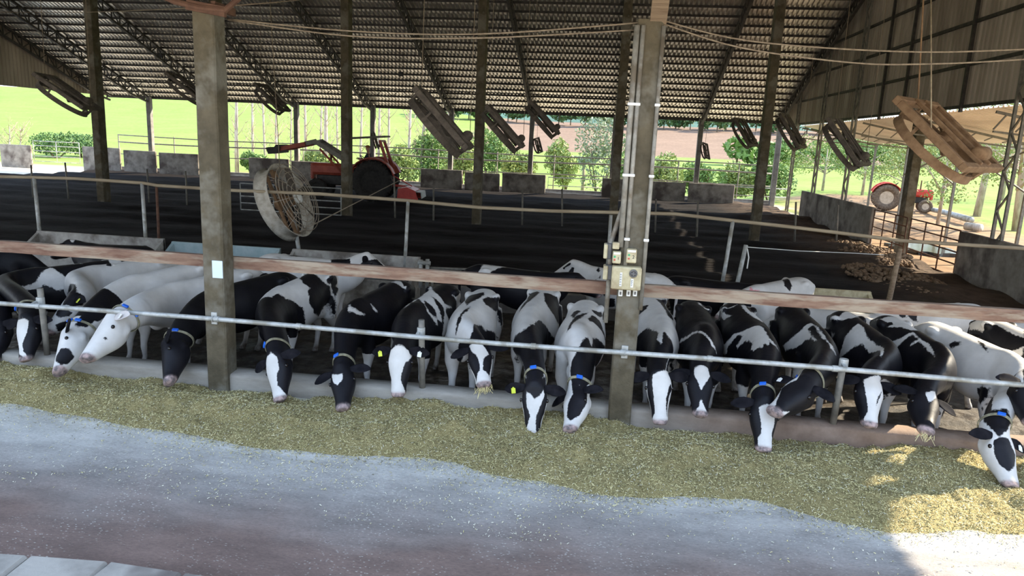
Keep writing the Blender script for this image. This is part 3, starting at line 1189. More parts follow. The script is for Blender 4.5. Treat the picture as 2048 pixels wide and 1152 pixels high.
COAT['B'] = ('w', [('b',[(2.021,1.71),(2.572,-0.67),(2.609,-1.59),(2.659,-1.93),(2.8,-1.44),(2.812,-0.22),(2.656,0.25)]),('b',[(2.907,0.05),(2.875,-0.37),(2.865,-1.6),(2.933,-1.61),(3.008,-1.15),(2.998,-0.36)]),('b',[(3.127,-1.21),(3.042,-1.55),(2.934,-2.23),(3.002,-2.92),(3.094,-2.75),(3.204,-2.09)])])
COAT['D'] = ('w', [('b',[(3.038,-0.52),(2.945,-1.01),(2.956,-1.63),(3.007,-1.98),(3.055,-2.41),(3.165,-2.25),(3.217,-1.65),(3.112,-0.57)]),('b',[(2.527,-1.38),(2.429,-1.0),(2.329,-1.01),(2.224,-1.04),(2.162,-1.64),(2.302,-1.98),(2.45,-2.0),(2.497,-2.09),(2.536,-1.67)]),('b',[(1.95,-2.2),(2.4,-2.2),(2.4,2.2),(2.2,1.2),(1.95,2.2)])])
COAT['E'] = ('w', [('b',[(2.965,-1.26),(2.95,-1.34),(2.956,-1.54),(2.967,-1.58),(2.979,-1.46)])])
COAT['F'] = ('b', [])
COAT['G'] = ('w', [('b',[(2.059,0.0),(1.854,-0.24),(1.745,-0.36),(1.722,-0.7),(1.651,-0.91),(1.438,-1.3),(1.412,-1.84),(1.3,-2.43),(1.51,-2.37),(1.553,-2.47),(1.515,-2.64),(1.552,-2.78),(2.541,-2.13),(2.736,-1.59),(2.723,-0.72),(2.66,0.03),(2.523,0.4),(2.457,0.41),(1.923,2.59),(1.931,2.13),(2.231,0.55),(2.171,0.21)]),('b',[(1.84,-3.1),(3.22,-3.1),(3.22,3.1),(1.84,3.1)]),('w',[(2.597,0.7),(2.576,-0.21),(2.645,-0.67),(2.849,-0.64),(2.906,-0.37),(3.062,-0.39),(3.199,-1.35),(3.248,-1.64),(3.279,0.18),(3.146,0.71),(3.039,0.7),(2.883,0.97),(2.834,0.84),(2.726,0.71)]),('b',[(0.936,0.12),(0.549,0.81),(0.68,-0.04),(0.709,-0.49),(0.717,-0.83),(0.552,-1.72),(0.465,-2.14),(0.476,-2.36),(0.483,-2.7),(0.547,-2.69),(0.543,-2.39),(0.553,-2.52),(0.686,-2.77),(1.102,-1.91),(1.232,-1.69),(1.303,-1.2),(1.236,-0.75),(1.123,-0.66),(1.172,-0.35),(1.005,0.09)]),('b',[(0.62,-0.98),(0.551,-0.92),(0.187,-1.01),(0.191,-1.66),(0.37,-1.98),(0.455,-2.15),(0.465,-1.85),(0.625,-1.17)])])
COAT['H'] = ('b', [('w',[(1.787,0.09),(1.75,0.08),(1.818,-0.1),(1.811,-0.54),(1.741,-0.8),(1.778,-0.87),(1.879,-0.53),(1.895,-0.06)]),('w',[(1.521,-0.52),(1.458,-0.87),(1.492,-0.92),(1.531,-0.74)]),('w',[(0.45,0.38),(0.395,0.16),(0.39,-0.18),(0.566,-0.87),(0.59,-0.87),(0.543,-0.12),(0.478,0.3)]),('w',[(2.668,0.89),(2.731,0.19),(2.735,-0.26),(2.841,-0.2),(2.907,0.22),(2.842,0.57)])])
COAT['I'] = ('b', [('w',[(1.763,0.25),(1.472,0.2),(1.071,0.23),(0.552,0.75),(0.482,0.74),(0.907,-0.11),(1.021,-0.72),(0.818,-1.2),(1.052,-0.9),(1.121,-0.97),(1.093,-1.47),(0.569,-2.79),(1.269,-1.89),(1.317,-1.78),(1.259,-1.24),(1.308,-1.3),(1.383,-1.04),(1.39,-0.99),(1.42,-1.29),(1.494,-0.97),(1.536,-0.68),(1.435,-0.12),(1.279,0.2),(1.338,0.39),(1.72,0.1)]),('b',[(1.354,-0.12),(1.363,-0.38),(1.349,-0.78),(1.379,-0.98),(1.416,-0.97),(1.496,-0.73),(1.488,-0.41)]),('b',[(1.106,-0.15),(1.122,-0.45),(1.118,-0.8),(1.176,-1.03),(1.308,-1.3),(1.274,-0.92),(1.241,-0.57)]),('w',[(0.243,-0.59),(0.123,-1.18),(0.222,-1.69),(0.385,-1.83),(0.462,-2.12),(0.55,-1.74),(0.638,-0.84),(0.573,-1.2),(0.191,-1.34),(0.103,-1.02)]),('w',[(2.726,1.0),(2.618,0.9),(2.568,0.2),(2.573,-0.44),(2.646,-1.07),(2.697,-1.76),(2.75,-1.18),(2.815,-0.56),(2.947,-0.39),(3.05,-0.4),(3.16,-0.98),(3.242,-1.52),(3.279,-0.19),(3.224,1.02),(3.114,1.19),(3.042,0.92),(2.902,1.18),(2.804,1.07)])])
COAT['J'] = ('w', [('b',[(1.322,0.11),(0.632,0.79),(0.677,0.21),(0.548,-0.13),(0.68,-0.24),(0.931,-0.09),(1.165,0.06)]),('b',[(0.913,-0.26),(0.698,-0.43),(0.475,-1.25),(0.519,-1.62),(0.372,-1.93),(0.393,-2.18),(0.457,-2.4),(0.459,-2.45),(0.485,-2.28),(0.476,-2.04),(0.964,-0.75),(1.032,-0.46)]),('b',[(1.333,-0.06),(1.587,-0.02),(1.818,0.14),(1.997,0.69),(2.065,1.18),(2.062,0.8),(1.986,0.25),(1.664,-0.15)]),('b',[(2.134,1.72),(2.445,0.69),(2.337,-0.02),(1.968,-0.82),(1.519,-0.98),(1.49,-1.17),(1.338,-1.31),(0.556,-2.68),(0.416,-2.89),(2.81,-1.39),(3.042,-1.28),(3.235,-0.74),(3.193,1.0),(1.585,3.46),(1.721,3.36),(2.058,2.36)]),('w',[(2.516,1.22),(2.579,0.28),(2.577,-0.12),(2.685,-0.6),(2.782,-0.84),(2.866,-0.27),(3.042,-0.15),(3.107,-0.87),(3.266,-1.65),(3.279,1.05),(3.124,0.81),(3.036,0.12),(2.908,0.09),(2.783,0.24),(2.692,0.68)])])
COAT['K'] = ('w', [('b',[(0.749,-0.11),(0.664,-0.53),(0.596,-1.0),(0.593,-1.49),(0.383,-1.86),(0.382,-1.98),(0.384,-2.11),(0.431,-2.42),(0.475,-2.67),(0.536,-2.71),(0.476,-2.68),(1.189,-1.26),(1.266,-0.79),(1.242,-0.51),(1.111,-0.31)]),('b',[(1.076,0.41),(0.609,0.87),(0.687,0.24),(0.757,0.06),(0.958,0.12),(1.218,0.21),(1.419,0.45),(1.5,0.8),(1.287,0.55)]),('b',[(1.976,1.7),(1.97,1.04),(2.026,0.53),(2.017,0.05),(1.93,-0.39),(1.751,-0.68),(1.668,-1.02),(1.442,-1.67),(0.394,-2.98),(0.464,-2.95),(0.537,-2.94),(2.407,-1.48),(2.531,-0.84),(2.468,-1.48),(2.69,-1.57),(2.624,-0.25),(2.461,1.18),(1.596,2.91),(2.414,1.09),(1.618,2.9),(1.662,2.66)]),('b',[(1.587,2.97),(2.493,1.17),(2.538,0.08),(2.534,-0.58),(2.492,-1.58),(2.601,-1.37),(2.744,-1.59),(2.851,-1.36),(2.961,-1.44),(3.04,-1.2),(3.163,-1.27),(3.237,-0.89),(3.273,0.08),(3.123,1.27),(3.044,1.25),(2.966,1.08),(2.909,1.16),(2.84,1.19),(2.723,1.36),(1.508,3.0)]),('w',[(2.692,0.66),(2.727,0.17),(2.79,-0.09),(2.721,-0.56),(2.656,-0.88),(2.719,-0.99),(2.878,-0.56),(3.008,-0.36),(3.097,-0.38),(3.234,-0.57),(3.269,-0.25),(3.247,1.32),(3.161,1.12),(3.151,0.71),(3.011,0.22),(2.883,0.52),(2.788,0.54)])])
COAT['L'] = ('w', [('b',[(0.931,0.38),(0.896,0.27),(0.96,0.06),(1.129,0.2),(1.333,0.19),(1.091,0.43)]),('b',[(1.202,0.18),(0.969,-0.2),(1.339,0.03),(1.71,0.37),(1.72,0.57),(1.512,0.43)]),('b',[(0.781,-0.35),(0.591,-1.0),(0.554,-1.44),(0.346,-1.83),(0.828,-0.73),(0.869,-0.46)]),('b',[(1.249,-0.25),(1.011,-0.36),(0.964,-0.54),(0.934,-0.9),(1.059,-1.05),(0.412,-2.39),(1.119,-1.33),(1.121,-1.17),(1.201,-0.81),(1.253,-0.5),(1.298,-0.35)]),('b',[(2.247,0.22),(2.162,-0.06),(2.065,-0.24),(1.902,-0.46),(1.824,-0.62),(1.951,-1.0),(1.609,-0.9),(1.433,-0.97),(1.177,-1.59),(1.329,-1.84),(1.349,-2.19),(2.328,-2.17),(2.566,-1.37),(2.575,-0.66),(2.545,0.05),(2.37,0.4)]),('b',[(2.523,0.06),(2.566,-0.73),(2.537,-1.53),(2.673,-1.63),(2.815,-1.61),(2.939,-1.46),(3.06,-1.33),(3.164,-0.38),(3.082,0.14),(2.853,0.12),(2.728,-0.16)])])
COAT['M'] = ('w', [('b',[(1.388,1.62),(1.516,1.18),(1.683,0.89),(1.889,0.7),(2.043,0.39),(2.178,0.48),(2.287,0.05),(2.039,0.09),(2.031,-0.05),(2.092,-0.27),(2.094,-0.83),(2.104,-1.33),(2.423,-0.39),(2.453,0.29),(2.408,1.05),(1.675,2.29),(0.48,2.97),(1.344,2.04)]),('b',[(0.706,-0.19),(0.557,-0.76),(0.555,-1.09),(0.972,-0.55),(1.384,-0.73),(1.592,-0.35),(1.193,-0.3),(0.863,-0.28)]),('b',[(0.86,0.82),(0.953,0.48),(1.022,0.27),(1.178,0.42),(1.166,0.84)]),('b',[(0.499,0.7),(0.489,0.24),(0.544,0.2),(0.625,0.56)]),('b',[(0.471,3.0),(1.671,1.98),(2.179,1.22),(2.255,0.45),(2.264,-0.22),(2.124,-1.01),(2.134,-1.53),(1.674,-2.45),(1.649,-2.64),(1.543,-2.76),(2.68,-0.25),(2.681,0.35),(2.683,1.17),(1.628,2.72),(1.592,2.49)]),('b',[(1.659,2.66),(2.563,0.73),(2.573,0.06),(2.535,-0.68),(1.631,-2.6),(1.579,-2.8),(2.731,-1.08),(2.823,-1.31),(2.885,-0.96),(2.938,-0.89),(3.057,-0.88),(3.25,-1.16),(3.251,0.1),(3.227,1.19),(3.166,1.52),(3.062,1.47),(3.0,1.48),(2.927,1.42),(2.806,1.25),(1.585,2.82)]),('w',[(2.628,0.68),(2.581,-0.05),(2.528,-1.2),(2.705,-1.31),(2.788,-0.73),(2.95,-0.53),(3.046,-0.66),(3.153,-0.85),(3.203,-1.17),(3.278,-0.56),(3.252,0.87),(3.203,1.21),(3.111,0.69),(3.007,0.65),(2.916,0.58),(2.813,0.59)])])
COAT['N'] = ('b', [('w',[(0.337,-0.39),(0.364,-0.53),(0.546,-0.42),(0.583,-0.86),(0.626,-0.52),(0.464,-0.22)]),('w',[(1.366,1.38),(1.426,1.1),(1.564,0.84),(1.743,0.47),(1.835,0.2),(1.964,-0.07),(2.051,-0.53),(2.068,-1.15),(2.113,-0.43),(1.983,0.02),(1.895,0.23),(1.757,0.56),(1.618,0.9),(1.51,1.09)]),('w',[(2.58,0.68),(2.555,0.06),(2.552,-0.71),(2.69,-0.79),(2.811,-0.29),(2.935,0.04),(2.802,0.26),(2.693,0.58)]),('w',[(3.047,0.03),(3.164,-0.38),(3.239,-0.9),(3.258,0.85),(3.156,0.27)])])
COAT['O'] = ('b', [('w',[(0.343,1.49),(0.541,1.03),(0.556,0.46),(0.464,0.03),(0.566,0.35),(0.555,1.09),(0.698,0.85),(0.853,0.58),(0.705,1.19),(0.424,1.79)]),('w',[(0.487,-0.11),(0.443,-0.53),(0.558,-0.33),(0.801,-0.28),(0.566,-1.0),(0.595,-1.02),(1.232,-0.38),(1.137,-0.12),(0.907,-0.04),(0.699,-0.03)]),('w',[(0.564,2.8),(1.194,1.52),(1.282,1.17),(1.326,0.91),(1.436,0.7),(1.532,0.38),(1.598,0.07),(1.662,-0.02),(1.828,-0.06),(1.899,-0.33),(1.914,-0.72),(1.917,-0.23),(1.894,-0.05),(1.978,0.02),(1.925,0.23),(1.988,0.37),(1.936,0.86),(1.866,1.01),(1.797,0.72),(1.67,0.91),(1.533,1.35),(1.491,1.29),(1.523,0.83),(1.411,0.86),(1.348,1.26),(1.278,1.79),(0.568,2.8)]),('w',[(2.724,0.55),(2.663,-0.07),(2.706,-0.84),(2.811,-0.7),(2.913,-0.85),(3.035,-0.71),(3.095,-1.0),(3.21,-1.01),(3.278,0.11),(3.239,0.76),(3.124,0.87),(3.057,0.4),(2.927,0.33),(2.826,0.41)])])
COAT['P'] = ('b', [('w',[(0.363,1.82),(0.336,1.83),(0.42,2.08),(0.4,2.37),(0.382,2.17),(0.353,2.0),(0.34,1.92)]),('w',[(1.184,1.58),(1.314,1.15),(1.371,0.89),(1.422,0.64),(1.362,0.08),(1.495,0.05),(1.512,0.49),(1.681,0.57),(1.824,0.5),(1.813,0.58),(1.702,0.69),(1.595,1.13),(1.414,1.48),(1.281,1.68)]),('w',[(1.418,0.05),(1.714,0.09),(1.895,-0.06),(1.983,-0.53),(2.017,-0.91),(2.022,-0.36),(1.832,0.22),(1.692,0.23)]),('w',[(2.828,0.88),(0.658,3.05),(0.508,3.21),(0.472,3.32),(1.666,2.41),(2.683,0.27),(2.798,0.7),(2.814,0.98),(2.855,1.03),(3.239,-0.13),(3.24,0.93),(2.831,1.02)]),('w',[(3.272,-0.7),(3.101,-1.65),(3.229,-1.65),(3.279,-2.26)])])
COAT['Q'] = ('b', [('w',[(1.059,1.83),(1.097,1.3),(1.035,0.96),(1.03,0.63),(0.946,0.17),(1.112,0.14),(1.482,0.53),(1.729,0.59),(2.219,0.09),(2.198,0.26),(1.8,0.85),(1.673,0.98),(1.427,0.79),(1.354,0.92),(1.282,1.21),(1.154,1.63)]),('w',[(0.361,1.6),(0.541,0.73),(0.325,-0.2),(0.551,-0.33),(0.501,-0.7),(0.712,0.16),(0.663,0.55),(0.56,1.0)]),('w',[(0.487,1.84),(0.679,1.61),(0.535,1.99)]),('w',[(2.646,0.71),(2.59,0.06),(2.433,-1.2),(2.685,-0.99),(2.859,-0.39),(3.009,-0.36),(1.509,-2.96),(3.202,-1.07),(3.264,0.71),(3.203,0.86),(3.085,0.38),(2.893,0.43),(2.774,0.52)])])
COAT['R'] = ('b', [('w',[(0.243,1.06),(0.399,0.67),(0.39,-0.13),(0.464,-0.72),(0.563,-0.99),(0.893,-0.23),(1.028,-0.16),(1.035,0.13),(0.866,0.29),(0.769,0.54),(0.643,0.85),(0.711,0.46),(0.623,0.41),(0.543,0.7)]),('w',[(0.991,1.21),(0.961,1.04),(1.104,0.64),(1.11,0.16),(1.275,0.24),(1.502,0.33),(1.732,0.51),(1.906,0.6),(1.671,0.65),(1.387,0.41),(1.336,0.73),(1.33,0.6),(1.353,0.36),(1.181,0.29),(1.179,0.67),(1.151,1.03),(1.093,1.15)]),('w',[(2.658,0.41),(2.553,-0.41),(2.633,-0.58),(2.811,0.13)])])
COAT['S'] = ('w', [('b',[(0.876,0.93),(0.91,0.68),(1.009,0.54),(1.04,0.68),(0.947,0.96)]),('b',[(0.804,2.26),(0.97,1.51),(1.067,1.31),(1.067,1.61),(0.868,2.22)]),('b',[(0.695,1.79),(0.794,1.25),(0.777,1.63),(0.72,1.85)]),('b',[(1.088,0.05),(1.264,0.15),(1.428,0.48),(1.353,0.44)]),('b',[(1.46,1.95),(1.552,1.8),(1.724,1.83),(1.732,2.15),(1.688,2.26),(2.398,1.65),(1.552,2.4),(1.475,2.27)]),('b',[(1.504,2.51),(1.245,2.71),(1.379,2.6),(1.682,2.56),(2.421,1.16),(2.417,0.68),(2.396,0.23),(2.439,-0.24),(2.47,-0.56),(2.578,-0.05),(2.671,0.59),(2.612,0.91),(2.57,1.23),(2.504,1.63),(1.505,2.67),(1.508,2.53),(1.505,2.51)]),('b',[(2.73,1.08),(2.671,0.59),(2.672,-0.1),(2.777,-0.27),(2.849,-0.61),(3.015,-0.26),(3.119,0.58),(3.027,1.19),(2.89,1.22)])])
COAT['T'] = ('b', [('w',[(0.08,1.26),(0.237,0.63),(0.366,0.39),(0.395,-0.16),(0.548,-0.1),(0.683,-0.08),(0.805,-0.07),(0.936,-0.07),(1.167,0.44),(1.006,0.51),(0.833,0.54),(0.61,0.57),(0.518,1.03),(0.489,1.63),(0.099,1.67)]),('w',[(0.901,1.93),(1.095,1.22),(1.198,1.0),(1.27,0.79),(1.334,1.04),(1.222,1.36),(1.127,1.7),(0.724,3.03)]),('w',[(1.053,2.31),(1.204,1.86),(1.312,1.62),(1.372,1.31),(2.467,1.17),(2.589,0.86),(2.698,0.84),(2.647,1.53),(1.132,2.42)])])
COAT['U'] = ('b', [('w',[(2.486,-0.11),(2.264,0.1),(2.165,-0.57),(2.284,-0.6)])])
COAT['V'] = ('w', [('b',[(0.748,-0.1),(0.824,-0.06),(0.86,-0.04),(0.88,-0.09),(0.882,-0.13),(0.886,-0.03),(1.007,-0.11),(1.012,-0.12),(1.018,-0.12),(1.02,-0.02),(0.852,0.11),(0.677,0.24)]),('b',[(1.496,0.07),(1.587,-0.01),(1.747,-0.01),(2.011,0.36),(2.009,1.05),(1.779,0.67),(1.528,0.55)]),('b',[(2.264,1.53),(2.723,1.38),(2.843,-0.12),(2.903,0.11),(2.977,0.25),(3.071,0.24),(3.159,0.26),(3.212,-0.05),(3.217,0.85),(3.081,1.53),(2.942,1.82),(2.805,2.19),(2.224,1.72)])])
COAT['W'] = ('b', [('w',[(0.307,1.59),(0.386,0.84),(0.399,-0.02),(0.481,-0.11),(0.521,0.06),(0.699,-0.09),(0.862,-0.18),(0.694,0.36),(0.606,0.84),(0.539,1.34)])])
COAT['X'] = ('w', [('b',[(2.675,-1.84),(2.329,-1.23),(2.317,-2.11),(2.841,-2.89),(2.83,-2.08)]),('b',[(1.577,-0.44),(1.592,0.04),(1.494,-0.39),(1.512,-0.5)]),('b',[(1.482,-0.84),(1.43,-0.64),(1.414,-0.82)]),('b',[(1.545,-1.15),(1.514,-0.92),(1.443,-0.91),(1.451,-1.06)]),('b',[(1.273,-1.53),(1.109,-1.41),(1.164,-1.67),(1.253,-1.7)]),('b',[(1.23,-1.95),(1.138,-1.78),(1.02,-1.81),(1.031,-2.35),(1.203,-2.45)]),('b',[(1.657,-1.72),(1.551,-1.63),(1.548,-1.78)])])
COAT['Z'] = ('b', [])
COAT['Y'] = ('w', [('b',[(0.818,0.23),(0.555,0.63),(0.876,-0.61),(1.019,-0.8),(1.052,-0.43)]),('p',[(2.147,-0.45),(1.948,0.08),(1.987,-0.45),(1.781,-0.51),(1.843,-0.57),(2.067,-0.64)])])
COAT['BB'] = ('w', [])
COAT['CC'] = ('w', [('b',[(1.884,-0.91),(1.722,-0.74),(1.685,-1.05),(1.815,-1.12)]),('b',[(1.651,-0.96),(1.538,-0.73),(1.456,-0.84),(1.491,-1.07),(1.406,-1.19),(1.543,-1.18)])])
COAT['DD'] = ('w', [])
COAT['EE'] = ('b', [])



def make_cow(key, label, hips, heading, poll, muzzle, face, sc=.95, base='b', ears=('b', 'b'), tags=(None, None), collar=False, legs='w', steps=(.0, .06, .0, .08),
             z0=ZF, drop=.05, voxel=.017, wk=1.0, group=None, hay=False, ear_lift=0.0, tail=True):
    c = Cow(hips, heading, poll, muzzle, face, sc, drop, wk)
    vs, fs, st = c.tube()
    mb = MB()
    fs_ = list(fs) + [tuple(range(NTH - 1, -1, -1)), tuple((len(FINE) - 1) * NTH + k for k in range(NTH))]
    mb.add(vs, fs_)
    for sd, ph in ((-1, steps[0]), (1, steps[1])):
        leg_front(mb, c, sd, z0, ph)
    for sd, ph in ((-1, steps[2]), (1, steps[3])):
        leg_hind(mb, c, sd, z0, ph)
    hdR = Matrix((Vector(c.hd), Vector(-c.side), Vector((0, 0, 1)))).transposed()
    hR = Matrix((Vector(c.hv), Vector(c.fside), Vector(c.fn))).transposed()
    for sd in (-1, 1):
        p, d, n, r = c.at(.50)
        mb.ball(p + r * sd * .222 * sc * wk - n * .085 * sc, (.11 * sc, .058 * sc, .065 * sc), rot=hdR)
        p, d, n, r = c.at(.10)
        mb.ball(p + r * sd * .12 * sc * wk - n * .10 * sc, (.06 * sc, .045 * sc, .06 * sc), rot=hdR)
        p, d, n, r = c.at(1.66)
        mb.ball(p + r * sd * .150 * sc * wk - n * .42 * sc, (.14 * sc, .085 * sc, .25 * sc), rot=hdR)
        p, d, n, r = c.at(2.80)
        mb.ball(p + r * sd * .150 * c.hs - n * .10 * c.hs, (.046 * c.hs, .026 * c.hs, .030 * c.hs), rot=hR)
        p, d, n, r = c.at(2.72)
        mb.ball(p + r * sd * .100 * c.hs - n * .25 * c.hs, (.11 * c.hs, .046 * c.hs, .075 * c.hs), rot=hR)
        p, d, n, r = c.at(3.22)
        mb.ball(p + r * sd * .058 * c.hs - n * .075 * c.hs, (.048 * c.hs, .046 * c.hs, .046 * c.hs), rot=hR)
    p, d, n, r = c.at(2.57)
    mb.ball(p - n * .035 * c.hs, (.055 * c.hs, .075 * c.hs, .045 * c.hs), rot=hR)
    p, d, n, r = c.at(1.86)
    mb.ball(p - np_([0, 0, .52 * sc]), (.13 * sc, .11 * sc, .14 * sc), rot=hdR)
    p, d, n, r = c.at(.55)
    mb.ball(p - np_([0, 0, .66 * sc]), (.20 * sc, .17 * sc, .15 * sc), rot=hdR)
    me = bpy.data.meshes.new('cow_rough')
    me.from_pydata(mb.v, [], mb.f)
    fix_normals(me)
    tmp = link('cow_rough', me)
    rm = tmp.modifiers.new('r', 'REMESH')
    rm.mode = 'VOXEL'
    rm.voxel_size = voxel
    sm = tmp.modifiers.new('s', 'SMOOTH')
    sm.factor, sm.iterations = .5, 8
    dg = bpy.context.evaluated_depsgraph_get()
    ev = tmp.evaluated_get(dg)
    body = bpy.data.meshes.new_from_object(ev)
    bpy.data.objects.remove(tmp, do_unlink=True)
    body.name = 'cow'
    body.materials.clear()
    body.materials.append(MT['coat'])
    body.polygons.foreach_set('use_smooth', [True] * len(body.polygons))
    n = len(body.vertices)
    co = np.empty(n * 3)
    body.vertices.foreach_get('co', co)
    co = co.reshape(-1, 3)
    # chart: arc length and angle of the nearest point on the trunk-neck-head surface
    bvh = BVHTree.FromPolygons([Vector(v) for v in vs], fs)
    st = np.array(st)
    S_, T_, D_ = np.empty(n), np.empty(n), np.empty(n)
    va = np.array(vs)
    for i in range(n):
        q = Vector(co[i])
        l_, nn, fi, dd = bvh.find_nearest(q)
        f4 = fs[fi]
        w4 = np.array([1.0 / (1e-5 + (l_ - Vector(va[j])).length_squared) for j in f4])
        w4 /= w4.sum()
        th = st[list(f4), 1]
        T_[i] = math.atan2((w4 * np.sin(th)).sum(), (w4 * np.cos(th)).sum())
        S_[i] = (w4 * st[list(f4), 0]).sum()
        D_[i] = dd
    b0, polys = COAT.get(key, (base, []))
    f = np.full(n, .3 if b0 == 'w' else -.3)
    pink = np.zeros(n)
    for colr, poly in polys:
        pl = [(s_, th_ * TH_M) for s_, th_ in poly]
        sd_ = inside_sd(S_, T_ * TH_M, pl)
        for sh in (-1, 1):
            sd_ = np.maximum(sd_, inside_sd(S_, T_ * TH_M + sh * 2 * math.pi * TH_M, pl))
        if colr == 'p':
            pink = np.maximum(pink, np.clip(sd_ / .02 + .3, 0, .7))
            continue
        f = np.maximum(f, sd_) if colr == 'w' else np.minimum(f, -sd_)
    legm = (co[:, 2] < z0 + .62 * sc) & (D_ > .02) & (S_ < 2.0)
    zz = co[:, 2] - z0
    if legs == 'w':
        f = np.where(legm, np.maximum(f, LEGW * sc - zz + .06 * np.sin(co[:, 0] * 9 + co[:, 1] * 13)), f)
    elif legs == 'b':
        f = np.where(legm, np.minimum(f, -.1), f)
    skin = np.clip((S_ - 3.195) / .035, 0, 1) * (S_ > 3.1)
    mud_ = np.clip((.22 - zz) / .16, 0, 1) * legm
    for nm, arr in (('coat', f), ('skin', skin), ('mud', mud_), ('paint', pink)):
        a = body.attributes.new(nm, 'FLOAT', 'POINT')
        a.data.foreach_set('value', arr.astype(np.float32))
    o = link('cow', body)
    tag(o, label, 'cow', group)
    hs = c.hs
    # ears, eyes, nostrils
    for j, sd in enumerate((-1, 1)):
        p, d, n_, r = c.at(2.635)
        base_ = p + r * sd * .125 * hs - n_ * .09 * hs
        out = nrm_(r * sd * 1.0 - n_ * .10 + d * (.16 - ear_lift) - d * 0)
        wid = nrm_(d - out * (d @ out))
        thn = np.cross(out, wid)
        if thn @ n_ < 0:
            thn = -thn
        vs_, fs_2 = [], []
        prof = [(0, .028, .020), (.04, .045, .016), (.09, .058, .012), (.14, .056, .010), (.18, .040, .008), (.215, .012, .004)]
        m_ = 10
        for (l2, hw, tk) in prof:
            for q in range(m_):
                a = 2 * math.pi * q / m_
                cup = -.022 * (math.cos(a) ** 2) * (hw / .058)
                vs_.append(Vector(base_ + out * l2 * hs * 1.35 + wid * hw * hs * 1.3 * math.cos(a) + thn * (tk * math.sin(a) - cup - .10 * l2) * hs * 1.2))
        for q2 in range(len(prof) - 1):
            for q in range(m_):
                fs_2.append((q2 * m_ + q, q2 * m_ + (q + 1) % m_, (q2 + 1) * m_ + (q + 1) % m_, (q2 + 1) * m_ + q))
        fs_2 += [tuple(range(m_ - 1, -1, -1)), tuple((len(prof) - 1) * m_ + q for q in range(m_))]
        e = MB().add(vs_, fs_2).build('ear', MT['ear_black' if ears[j] == 'b' else 'ear_white'], o, smooth=True)
        if tags[j]:
            tg = MB()
            cpt = base_ + out * .145 * hs * 1.1 + thn * .022 * hs
            Rt = Matrix((Vector(out), Vector(wid), Vector(thn))).transposed()
            col_ = 'yellow_tag' if tags[j] == 'y' else 'white_tag'
            tg.cbox(Vector(cpt) + Vector(wid) * .030, (.050, .062, .006), .006, Rt)
            tg.ball(Vector(cpt), (.013, .013, .008), 10, 6, Rt)
            tg.build('ear_tag', MT[col_], e)
        p, d, n_, r = c.at(2.80)
        eb = MB().ball(Vector(p + r * sd * .172 * hs - n_ * .10 * hs), (.027 * hs, .020 * hs, .023 * hs), 12, 8, Matrix((Vector(d), Vector(r), Vector(n_))).transposed())
        eb.build('eye', MT['eye'], o, smooth=True)
        p, d, n_, r = c.at(3.235)
        ns = MB().ball(Vector(p + r * sd * .058 * hs - n_ * .032 * hs), (.016 * hs, .011 * hs, .012 * hs), 10, 6, Matrix((Vector(d), Vector(r), Vector(n_))).transposed())
        ns.build('nostril', MT['eye'], o, smooth=True)
    if collar:
        s0 = 2.47
        p, d, n_, r = c.at(s0)
        ringp = [np_(q) for q in c.ring(s0)]
        cen = sum(ringp) / NTH
        cm = MB()
        pts = [cen + (q - cen) * 1.05 for q in ringp]
        vs_, fs_2 = [], []
        for q in pts:
            o_ = nrm_(q - cen)
            for (a_, b_) in ((-.017, 0), (.017, 0), (.017, .009), (-.017, .009)):
                vs_.append(Vector(q + d * a_ + o_ * b_))
        for q in range(NTH):
            for k in range(4):
                fs_2.append((q * 4 + k, q * 4 + (k + 1) % 4, ((q + 1) % NTH) * 4 + (k + 1) % 4, ((q + 1) % NTH) * 4 + k))
        co_ = cm.add(vs_, fs_2).build('collar', MT['collar'], o)
        for th in ((.25,) if collar is True else collar):
            k = int(np.argmin(abs(THETA - th)))
            q, o_ = pts[k], nrm_(pts[k] - cen)
            tt = nrm_(pts[(k + 1) % NTH] - pts[k - 1])
            Rt = Matrix((Vector(tt), Vector(d), Vector(o_))).transposed()
            MB().cbox(Vector(q + o_ * .016), (.075, .048, .022), .006, Rt).build('collar_buckle', MT['blue_plastic'], co_)
    if tail:
        p, d, n_, r = c.at(.03)
        b_ = -c.hd
        up = np_([0, 0, 1])
        q0 = p - up * .02 + b_ * .01
        pts = [q0 + c.hd * .06, q0 + b_ * .05 - up * .04, q0 + b_ * .085 - up * .20, q0 + b_ * .07 - up * .50, q0 + b_ * .05 - up * .80, q0 + b_ * .05 - up * .95]
        pts = [q for q in pts if q[2] > z0 + .12]
        MB().tube([Vector(q) for q in pts], [.035, .034, .026, .020, .028, .008][:len(pts)], 10).build('tail', MT['ear_black' if b0 == 'b' else 'ear_white'], o, smooth=True)
    return o, c


